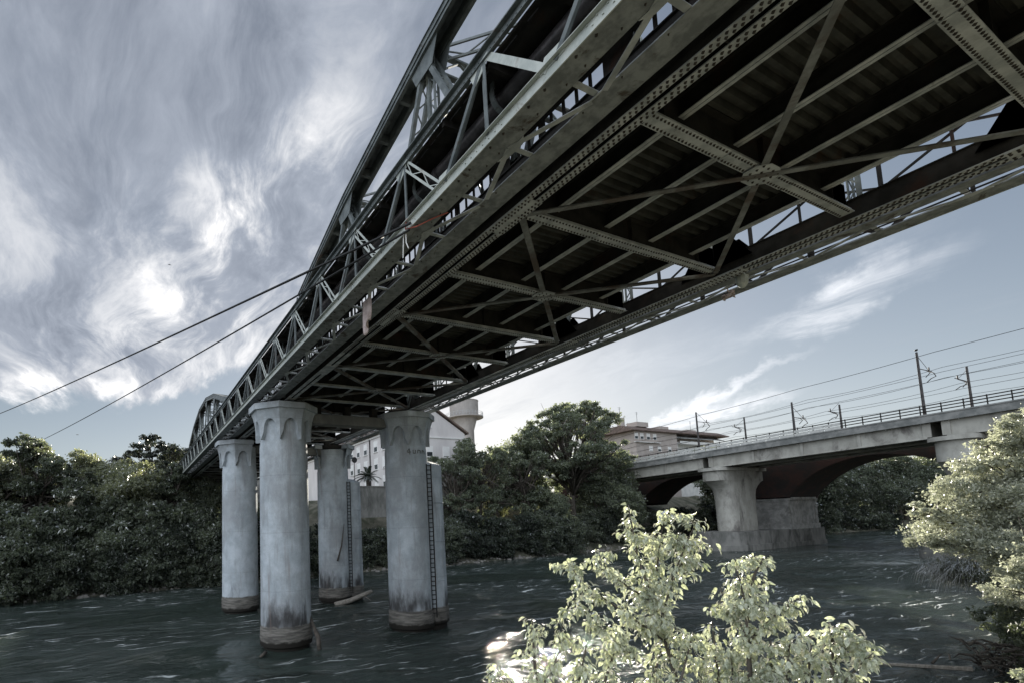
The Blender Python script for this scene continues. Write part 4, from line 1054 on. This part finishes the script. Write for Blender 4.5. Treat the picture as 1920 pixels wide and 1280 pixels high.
PROTO['airy'] = make_tree_meshes(42, ball_lumps(42, 44, 5.0, 4.0, 18.0, 1.35), 36000, .38, 11, .32, cl=120)
PROTO['umbrella'] = make_tree_meshes(16, [(0, 0, 9.6, 2.6, 2.6, .5, 1), (2.2, 1, 8.7, 2.0, 2.0, .42, 1), (-2.4, -.6, 8.9, 2.0, 2.0, .42, 1), (1.0, -2, 7.8, 1.9, 1.9, .4, 1), (3.0, -1.6, 7.0, 1.6, 1.6, .35, 1), (-1.2, 2.1, 8.0, 1.8, 1.8, .42, 1), (-2.8, .9, 7.0, 1.5, 1.5, .35, 1), (.4, .2, 10.6, 1.6, 1.6, .4, 1), (-3.2, -1.8, 5.9, 1.2, 1.2, .3, 1), (3.4, .6, 5.8, 1.2, 1.2, .3, .8)], 9000, .30, 6.5, .22, spread=.55)
PROTO['feather'] = make_tree_meshes(17, rnd_lumps(8, 12, 2.6, 3.0, 8.5, 1.3, 1.1), 12000, .55, 5.5, .24, aspect=.22, droop=.2)
def tree(kind, x, r, s, label, mt=LEAF_BANK, rot=0, group=None, name=None, zoff=0, sz=None, trunk=True):
    z = ground_z(x, r)-WL-.25+zoff
    t = thing(name or 'tree', label, 'tree', (x, r, z), group)
    t.rotation_euler = (0, 0, R(rot)); t.scale = (s, s, sz or s)
    cme, tme = PROTO[kind]
    key = (kind, mt.name)
    if key not in MESHC:
        c2 = cme.copy(); c2.materials.clear(); c2.materials.append(mt); t2 = tme.copy() if kind not in MESHC else MESHC[kind]
        if kind not in MESHC: t2.materials.clear(); t2.materials.append(BARK); MESHC[kind] = t2
        MESHC[key] = c2
    o = bpy.data.objects.new('crown', MESHC[key]); col.objects.link(o); o.parent = t
    o = bpy.data.objects.new('trunk', MESHC[kind]); col.objects.link(o); o.parent = t
    return t
MESHC = {}
G1 = 'dark trees and shrubs crowding the left bank'
rt = random.Random(21)
# left bank: two rows of trees behind a wall of shrubs reaching down to the water
L1 = 'dense dark green tree in the thicket on the left bank'
for i in range(9):
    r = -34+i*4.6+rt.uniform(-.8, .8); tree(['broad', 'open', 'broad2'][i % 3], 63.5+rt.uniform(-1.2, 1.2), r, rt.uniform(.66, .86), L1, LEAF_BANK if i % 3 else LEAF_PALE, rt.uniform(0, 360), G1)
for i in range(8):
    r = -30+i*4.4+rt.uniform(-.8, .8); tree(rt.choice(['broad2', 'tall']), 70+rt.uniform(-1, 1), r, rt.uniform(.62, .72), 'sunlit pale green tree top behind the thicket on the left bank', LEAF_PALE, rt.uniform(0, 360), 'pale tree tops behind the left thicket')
for i in range(26):
    r = -33+i*1.75+rt.uniform(-.5, .5); x = far_edge(r)+rt.uniform(1.6, 3.2)
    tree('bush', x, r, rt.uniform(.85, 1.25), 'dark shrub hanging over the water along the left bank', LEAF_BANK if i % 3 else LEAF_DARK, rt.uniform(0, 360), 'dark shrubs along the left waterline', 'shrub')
for i in range(16):
    r = -33+i*2.8+rt.uniform(-.5, .5); x = far_edge(r)+rt.uniform(4.5, 7)
    tree('bush', x, r, rt.uniform(1.1, 1.6), 'tall dark shrub on the slope of the left bank', LEAF_BANK, rt.uniform(0, 360), 'tall dark shrubs on the left bank slope', 'shrub')
tree('umbrella', 72.5, -3.9, 1.12, 'layered open crowned tree standing above the others left of the iron bridge', LEAF_DARK, 40, zoff=-1.2)
tree('feather', 71.0, -8.6, .88, 'dark feathery tree poking out left of the layered tree', LEAF_DARK, 0, zoff=-.2)
tree('feather', 72.5, -11.0, .80, 'lower dark feathery tree left of its taller feathery neighbour', LEAF_DARK, 120, zoff=-.2)
tree('broad2', 74.5, -1.6, .72, 'round sunlit tree between the layered tree and the end of the iron bridge', LEAF_PALE, 70, zoff=-.6)
# shrubs under and behind the bridge
for i in range(12):
    r = 4+i*2.6; x = far_edge(r)+rt.uniform(1.8, 4.5)
    tree('bush', x, r, rt.uniform(.8, 1.15), 'dark shrub on the bank behind the round columns', LEAF_DARK if i % 2 else LEAF_BANK, rt.uniform(0, 360), 'dark shrubs behind the columns', 'shrub')
# centre bank
tree('airy', 62.5, 38.8, .84, 'tall slender tree beside the right column in front of the water tower', LEAF_MID, 10, sz=.98)
tree('airy', 63.0, 43.8, .86, 'tall leafy tree directly below the water tower with sunlight through its crown', LEAF_MID, 200, sz=1.03)
tree('sparse', 64.5, 48.0, .86, 'open backlit tree between the tower tree and the big round tree', LEAF_MID, 40)
tree('airy', 65, 54.5, 1.0, 'open backlit tree left of the big round tree', LEAF_MID, 160)
tree('big', 64.5, 66.0, 1.08, 'biggest round crowned tree in the centre of the far bank', LEAF_MID, 75, sz=1.12)
tree('airy', 66.5, 76.5, 1.15, 'dense broad tree making the right half of the central tree mass', LEAF_MID, 200, sz=1.02)
tree('broad2', 63.5, 75.5, 1.15, 'dark bushy tree right of the biggest central tree', LEAF_MID, 80)
tree('broad', 68, 81.5, 1.05, 'sunlit tree beside the left end of the railway viaduct', LEAF_PALE, 20)
tree('broad2', 65, 81.0, .72, 'dark tree standing below the left end of the railway viaduct', LEAF_MID, 140)
tree('broad', 69.5, 59.0, 1.15, 'dark dense tree filling in behind the biggest central tree', LEAF_MID, 33, sz=1.3)
tree('broad2', 62.8, 71.5, 1.2, 'rounded leafy tree overlapping the right side of the biggest tree', LEAF_MID, 250, sz=1.25)
tree('tall', 72, 54, .8, 'sunlit pale tree glowing behind the central trees', LEAF_PALE, 20)
tree('broad2', 62.0, 58.5, .80, 'leafy tree in front of and left of the biggest central trunk', LEAF_MID, 120)
for i in range(15):
    r = 35+i*2.9+rt.uniform(-.6, .6); x = far_edge(r)+rt.uniform(2.2, 4.5)
    if 55 < r < 70 and i % 2: continue
    tree('bush', x, r, rt.uniform(.85, 1.3), 'dark shrub on the shaded centre bank above the gravel edge', LEAF_DARK if i % 2 else LEAF_BANK, rt.uniform(0, 360), 'dark shrubs on the shaded centre bank', 'shrub')
# beyond the railway viaduct and under the brick arch
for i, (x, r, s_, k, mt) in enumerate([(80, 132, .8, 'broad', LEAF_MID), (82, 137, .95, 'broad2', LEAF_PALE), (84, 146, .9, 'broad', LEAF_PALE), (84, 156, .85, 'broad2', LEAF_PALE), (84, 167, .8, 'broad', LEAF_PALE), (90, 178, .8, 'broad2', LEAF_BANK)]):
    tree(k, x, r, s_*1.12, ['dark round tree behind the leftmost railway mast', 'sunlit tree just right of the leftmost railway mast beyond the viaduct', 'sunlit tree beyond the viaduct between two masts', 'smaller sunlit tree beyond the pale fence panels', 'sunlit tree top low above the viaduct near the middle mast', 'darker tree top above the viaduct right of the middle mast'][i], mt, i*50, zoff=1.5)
for i in range(15):
    r = 112+i*7.5; tree(rt.choice(['broad', 'broad2']), far_edge(r)+rt.uniform(3.5, 7), r, rt.uniform(1.3, 1.6), 'dark green tree on the shaded far bank seen through the brick arch', LEAF_BANK, rt.uniform(0, 360), 'dark trees seen through the brick arch')
for i in range(16):
    r = 84+i*6.0; tree('bush', far_edge(r)+2.5, r, rt.uniform(1.1, 1.5), 'dark shrub at the water below the viaducts', LEAF_DARK if i % 2 else LEAF_BANK, rt.uniform(0, 360), 'dark shrubs under the viaducts', 'shrub')
# distant wooded horizon
rg = np.random.RandomState(5)
lump = [(rg.uniform(130, 320), -rg.uniform(-260, 420), 8+rg.uniform(0, 3), 9, 9, 5, 1) for _ in range(170)]
P = crown_points(rg, 60000, lump); co, f = leaf_quads(P, 1.5, rg); o = np_obj('distant_woods', np_mesh('distant_woods', co, f, 3), LEAF_BANK); tag(o, 'distant wood along the horizon', 'woods', kind='stuff')
# palm
palm = thing('palm_tree', 'palm with arching fronds behind the columns in front of the mill building', 'palm', (66, 25.5, -4.5))
m = MB(); m.tube([(66, 25.5, -4.5), (66.05, 25.5, -2.5), (66, 25.5, -.1)], [.35, .3, .34], 10); m.build('trunk', BARK, palm)
rp = random.Random(9)
for i in range(30):
    a = rp.uniform(0, 6.28); el = rp.uniform(.1, 1.35); L = rp.uniform(2.1, 3.0); m = MB(); pts = []
    for j in range(9):
        u = j/8; d = L*u; z = .1+math.sin(el)*d-.42*d*d*.5*math.cos(el*.7); q = math.cos(el)*d*1.0; pts.append(Vector((66+q*math.cos(a), 25.5+q*math.sin(a), z)))
    m.tube(pts, [.035]*8+[.01], 4)
    sdv = Vector((-math.sin(a), math.cos(a), 0))
    for j in range(1, 9):
        for e in (0, .5):
            p = pts[j-1].lerp(pts[j], e)
            for sg in (-1, 1):
                q = p+sdv*sg*(.52*(1-.06*j))+(pts[j]-pts[j-1]).normalized()*.3-Vector((0, 0, .12)); mid = (p+q)/2; w__ = (pts[j]-pts[j-1]).normalized()*.035
                m._add([p-w__, mid-w__*1.4, q, mid+w__*1.4, p+w__], [(0, 1, 2, 3, 4)])
    m.build('frond', LEAF_DARK, palm)

# ---- foreground: detailed leafy saplings on the near bank
def big_leaves(segs, n, size, seed, droop=1.1):
    """pointed, folded, drooping leaves hung along twig segments. segs: (p, q, weight)"""
    rg = np.random.RandomState(seed); W = np.array([s_[2]*(s_[1]-s_[0]).length for s_ in segs]); W /= W.sum()
    idx = rg.choice(len(segs), n, p=W); prof = [(0, 0), (.16, .19), (.36, .26), (.62, .20), (.84, .09), (1.0, 0)]
    cos, fs = [], []; off = 0
    for i in idx:
        p, q, _ = segs[i]; t = rg.uniform(0, 1)**.8; c = np.array(p.lerp(q, t)); s = size*rg.uniform(.55, 1.25)
        az = rg.uniform(0, 2*math.pi); out = np.array([math.cos(az), math.sin(az), 0]); a = out*rg.uniform(.5, 1.0)+np.array([0, 0, rg.uniform(-1.6, .15)]); a /= np.linalg.norm(a)
        c = c+out*rg.uniform(.01, .07)+np.array([0, 0, rg.uniform(-.03, .03)])
        nn = np.array([0, 0, 1.0])+rg.normal(size=3)*.55; nn -= a*nn.dot(a); nn /= np.linalg.norm(nn); b = np.cross(nn, a)
        bend = rg.uniform(.15, droop); fold = rg.uniform(.15, .6); pts = []
        for (u, wd_) in prof:
            ang = bend*u; mid = c+a*s*(math.sin(ang)/bend)-nn*s*((1-math.cos(ang))/bend)
            n2 = nn*math.cos(ang)+a*math.sin(ang); hw = s*wd_
            pts.append([mid+b*hw*math.cos(fold)+n2*hw*math.sin(fold), mid, mid-b*hw*math.cos(fold)+n2*hw*math.sin(fold)])
        cos += [v_ for tr in pts for v_ in tr]
        for k in range(len(prof)-1):
            o0 = off+3*k; fs += [(o0, o0+1, o0+4, o0+3), (o0+1, o0+2, o0+5, o0+4)]
        off += 3*len(prof)
    return np_mesh('leaves', np.array(cos), np.array(fs), 4, True)
def screen_pt(px, py, d):  # a point of the near bank given by direction and distance from where the camera stands
    return Vector(cam.matrix_world.translation)+pixdir(px, py)*d
CT = cam.matrix_world.translation.copy()
def wp(px, py, d): return CT+pixdir(px, py)*d
SHOOTS = [  # main sapling shoots as (distance, list of points)
  [(1300, 1420, 5.2), (1262, 1250, 5.15), (1225, 1130, 5.1), (1195, 1040, 5.1), (1178, 945, 5.1)],
  [(1225, 1130, 5.1), (1232, 1060, 5.2), (1240, 1000, 5.25), (1248, 962, 5.3)],
  [(1240, 1160, 5.1), (1262, 1080, 5.0), (1290, 1010, 4.95), (1308, 972, 4.9)],
  [(1262, 1080, 5.0), (1290, 1040, 5.1), (1308, 1005, 5.1)],
  [(1225, 1130, 5.1), (1165, 1090, 5.0), (1120, 1060, 4.95), (1128, 1024, 4.9)],
  [(1245, 1200, 5.1), (1160, 1140, 4.8), (1095, 1095, 4.75), (1062, 1050, 4.7)],
  [(1200, 1240, 4.9), (1120, 1170, 4.6), (1075, 1125, 4.6)],
  [(1420, 1420, 5.0), (1405, 1250, 5.0), (1400, 1140, 5.05), (1415, 1075, 5.1), (1432, 1045, 5.1)],
  [(1400, 1140, 5.05), (1385, 1080, 5.0), (1372, 1050, 5.0)],
  [(1405, 1200, 5.0), (1360, 1130, 5.2), (1350, 1100, 5.2)],
  [(1405, 1200, 5.0), (1455, 1150, 4.9), (1490, 1130, 4.9)],
  [(1560, 1420, 4.9), (1560, 1280, 4.9), (1560, 1200, 4.9), (1555, 1160, 4.9)],
  [(1560, 1240, 4.9), (1600, 1200, 4.85), (1575, 1165, 4.85)],
  [(1560, 1300, 4.9), (1610, 1250, 4.8), (1638, 1222, 4.75)],
  [(1000, 1420, 4.7), (1005, 1280, 4.7), (1000, 1200, 4.7), (998, 1160, 4.7)],
  [(1010, 1300, 4.7), (1050, 1220, 4.7), (1056, 1155, 4.7)],
  [(1000, 1340, 4.6), (945, 1270, 4.5), (920, 1262, 4.5)],
  [(1300, 1420, 5.2), (1310, 1290, 5.3), (1320, 1230, 5.3)],
  [(1120, 1420, 4.8), (1130, 1290, 4.8), (1165, 1180, 4.9)],
  [(1480, 1420, 4.9), (1475, 1290, 4.9), (1480, 1190, 4.9)],
  [(1200, 1420, 5.3), (1215, 1300, 5.2), (1240, 1220, 5.3)],
  [(1350, 1420, 5.3), (1350, 1300, 5.2), (1335, 1165, 5.2)],
  [(1060, 1430, 4.8), (1075, 1320, 4.8), (1100, 1210, 4.8)], [(1250, 1440, 5.0), (1262, 1330, 5.0), (1300, 1185, 5.0)],
  [(1440, 1430, 4.9), (1445, 1330, 4.9), (1445, 1200, 4.9)], [(1520, 1430, 4.9), (1515, 1320, 4.9), (1520, 1190, 4.9)],
  [(1600, 1430, 4.8), (1600, 1330, 4.8), (1585, 1262, 4.8)], [(960, 1430, 4.6), (960, 1340, 4.6), (975, 1290, 4.6)],
  [(1170, 1440, 5.0), (1175, 1330, 5.0), (1190, 1270, 5.0)], [(1390, 1440, 5.1), (1380, 1340, 5.1), (1370, 1215, 5.1)],
]
sap = thing('leafy_sapling', 'sunlit pale green leafy sapling in the foreground rising over the river', 'sapling', (.6, -2.9, -9.5))
segs = []; limbs = []
for sh in SHOOTS:
    P3 = [wp(*p) for p in sh]; n = len(P3); r0 = .022 if len(sh) > 4 or sh[0][1] > 1390 else .010
    limbs.append((P3, [r0*(1-.75*i/(n-1)) for i in range(n)]))
    for i in range(n-1):
        wgt = 1.0 if sh[i][1] < 1350 else .8
        segs.append((P3[i], P3[i+1], wgt))
# side twigs
rg_t = random.Random(77)
for (p, q, w_) in list(segs):
    L = (q-p).length
    for _ in range(int(L/.07)):
        b0 = p.lerp(q, rg_t.random()); a = rg_t.uniform(0, 6.28); L2 = rg_t.uniform(.05, .17)
        e = b0+Vector((math.cos(a)*L2, math.sin(a)*L2, rg_t.uniform(-.05, .12))); limbs.append(([b0, b0.lerp(e, .5)+Vector((0, 0, .02)), e], [.004, .003, .002])); segs.append((b0, e, 1.2*w_))
def world_limbs(limbs, org, n=6):
    me = limb_mesh([([Vector(p)-org for p in pts], rad) for pts, rad in limbs], n); return me
np_obj('stem', world_limbs(limbs, sap.location), BARK, sap)
me = big_leaves([(p-sap.location, q-sap.location, w_) for p, q, w_ in segs], 11500, .060, 3); np_obj('leaves', me, LEAF_FG, sap)
# right bank: bright shrubs and small trees with fine leaves
def spray_tree(name, label, cat, base, lumps, n, leaf, seed, mt, aspect=.42, up=.5, limbs=True):
    rg = np.random.RandomState(seed); t = thing(name, label, cat, base)
    org = t.location
    L2 = [(l[0]-base[0], -(l[1]-base[1]), l[2]-base[2])+tuple(l[3:]) for l in lumps]
    P = crown_points(rg, n, L2, .85, 150, (.09, .24)); co, f = leaf_quads(P, leaf, rg, aspect, up)
    np_obj('crown', np_mesh('crown', co, f, 3), mt, t)
    segs_ = []
    for l in L2:
        c = Vector(l[:3]); mid = c*.5+Vector((0, 0, .3)); segs_.append(([Vector((0, 0, -.5)), mid, c], [.12, .07, .03]))
        for _ in range(7):
            e = c+Vector(rg.normal(size=3)*np.array(l[3:6])*.55); segs_.append(([c*.8, c.lerp(e, .5), e], [.03, .018, .006]))
    if limbs: np_obj('trunk', limb_mesh(segs_, 6), BARK, t)
    return t
spray_tree('bank_tree', 'big bright fine leaved tree leaning over the river at the right edge', 'tree', (3.0, 20.5, -9.2),
   [(5.2, 20.6, -7.6, 1.35, 1.4, .9, 1), (4.9, 20.8, -6.3, 1.1, 1.4, .7, 1), (4.0, 21, -5.3, 1.2, 1.4, .75, 1), (3.1, 21.1, -4.3, 1.2, 1.4, .75, 1), (2.2, 21.2, -3.5, 1.2, 1.4, .75, 1), (2.2, 21.4, -5.6, 1.8, 1.8, 1.2, 1),
    (3.4, 20.8, -6.8, 1.6, 1.8, 1.0, 1), (1.8, 21.0, -7.4, 1.6, 1.8, 1.1, 1), (3.8, 20.2, -8.2, 1.2, 1.3, .8, 1), (1.0, 21.5, -4.2, 1.8, 1.8, 1.2, 1), (1.6, 21.2, -3.2, 1.3, 1.4, .7, 1), (3.0, 20.0, -9.0, 1.2, 1.2, .8, 1), (2.6, 20.6, -9.8, 1.3, 1.3, .8, 1), (5.9, 20.4, -6.9, .7, .7, .35, 1), (4.1, 20.8, -4.6, .7, .7, .22, 1), (3.2, 20.9, -3.65, .7, .7, .22, 1), (4.9, 20.6, -5.75, .6, .6, .22, 1), (6.0, 20.4, -8.0, .6, .6, .35, 1)], 165000, .125, 31, LEAF_SH)
spray_tree('bank_shrub', 'lower paler shrub with drooping sprays beneath the big right bank tree', 'shrub', (2.4, 18.0, -9.8),
   [(3.2, 18.2, -8.3, 1.0, 1.0, .7, 1), (2.5, 18.2, -9.0, 1.1, 1.0, .7, 1), (3.4, 18.0, -9.4, .8, .8, .6, 1), (1.6, 18.3, -8.5, 1.1, 1.1, .8, 1)], 18000, .10, 33, LEAF_SH)
spray_tree('bank_shrub', 'darker leafy shrub above the driftwood pile on the right bank', 'shrub', (3.6, 23.0, -11.2),
   [(4.6, 23.6, -9.9, 1.0, 1.2, .9, 1), (3.8, 23.0, -10.2, 1.1, 1.2, .8, 1), (4.2, 24.6, -10.6, 1.0, 1.0, .7, 1), (3.0, 21.8, -10.9, 1.2, 1.2, .8, 1), (2.6, 20.0, -11.2, 1.2, 1.2, .8, 1), (3.8, 22.4, -11.3, .9, .9, .6, 1)], 30000, .12, 35, LEAF_BANK)
spray_tree('bank_shrub', 'small bright leaved shrub in the bottom right corner', 'shrub', (.5, 7.0, -10.9),
   [(.95, 6.6, -9.75, .35, .4, .4, 1), (.6, 6.9, -10.0, .5, .5, .5, 1), (.3, 7.2, -9.9, .5, .5, .5, 1)], 5000, .10, 37, LEAF_FG)
tree('bush', 3.9, 23.6, .42, 'dark leafy bush on the right bank right behind the driftwood heap', LEAF_MID, 30, name='shrub')
tree('bush', 4.3, 26.6, .50, 'dark leafy bush on the right bank beyond the driftwood heap', LEAF_BANK, 130, name='shrub')
tree('bush', 5.6, 29.6, .55, 'dark bush at the waterline right of the overhanging grass tuft', LEAF_BANK, 210, name='shrub')
tree('bush', 3.2, 20.4, .42, 'sunlit leafy bush near the lower right corner above the driftwood heap', LEAF_MID, 300, name='shrub')
# overhanging tuft of long grass
rg = np.random.RandomState(8); gt = thing('grass_tuft', 'rounded tuft of long dark grass overhanging the water on the right', 'grass', (7.6, 31.5, -10.2))
gm = MB(); n = 9000
for i in range(n):
    a = rg.uniform(0, 6.28); e = rg.uniform(.15, 1.45); L = rg.uniform(.9, 1.5); c = Vector((7.6+rg.normal()*.5, 31.5+rg.normal()*.6, -10.2+rg.uniform(-.1, .3)))
    if i % 2: a = rg.normal(0, .9)-.2
    d = Vector((math.cos(a)*math.cos(e), math.sin(a)*math.cos(e), math.sin(e))); s_ = Vector((-math.sin(a), math.cos(a), 0))*.010
    p1 = c+d*L*.5; p2 = c+d*L*.85+Vector((0, 0, -.35*L)); p3 = c+d*L*.98+Vector((0, 0, -.8*L))
    gm._add([c-s_, c+s_, p1+s_, p1-s_, p2+s_, p2-s_, p3], [(0, 1, 2, 3), (3, 2, 4, 5), (5, 4, 6)])
o = gm.build('blades', GRASS, gt); o['kind'] = 'stuff'
# driftwood heap on the right waterline
m = MB(); rr_ = random.Random(12)
for i in range(90):
    c = Vector((4.9+rr_.gauss(0, .5), 22.0+rr_.gauss(0, .7), -12.7+rr_.uniform(0, .8))); a = rr_.uniform(0, 6.28); L = rr_.uniform(.3, .9); e = rr_.uniform(-.35, .5)
    d = Vector((math.cos(a)*math.cos(e), math.sin(a)*math.cos(e), math.sin(e)))*L; m.tube([c, c+d*.5+Vector((rr_.uniform(-.1, .1), 0, .08)), c+d], [rr_.uniform(.02, .06), .03, .01], 5)
o = m.build('driftwood_heap', BARK, None, (5.0, 21.8, -12.6)); tag(o, 'dark tangled heap of driftwood at the water in the lower right', 'driftwood', kind='stuff')
m = MB(); m.tube([(9.3, 19.0, -12.86), (7.6, 20.2, -12.84), (5.6, 21.3, -12.72)], [.04, .06, .09], 6); m.tube([(7.6, 20.2, -12.84), (7.9, 20.4, -12.5)], [.03, .01], 5)
o = m.build('driftwood_pole', DRIFT, None, (7.6, 20.2, -12.86)); tag(o, 'long bare pole floating out from the driftwood heap', 'driftwood')
# gravel edge
rg = np.random.RandomState(3); gm = MB()
for i in range(900):
    r = rg.uniform(-30, 90); x = far_edge(r)+rg.uniform(-.3, 1.8); s_ = rg.uniform(.05, .28) if rg.rand() < .9 else rg.uniform(.3, .55); z = ground_z(x, r)-WL
    k = 6; P_ = [(x+s_*rg.uniform(.7, 1.2)*math.cos(R(60*j)), r+s_*rg.uniform(.7, 1.2)*math.sin(R(60*j)), z-.05) for j in range(k)]+[(x+s_*.55*math.cos(R(60*j+20)), r+s_*.55*math.sin(R(60*j+20)), z+s_*.55) for j in range(k)]
    gm._add(P_, [(j, (j+1) % k, (j+1) % k+k, j+k) for j in range(k)]+[tuple(range(k, 2*k))])
o = gm.build('bank_stones', GRAVEL, None, (58, 40, -12.6)); tag(o, 'pale stones along the far waterline', 'stones', kind='stuff')
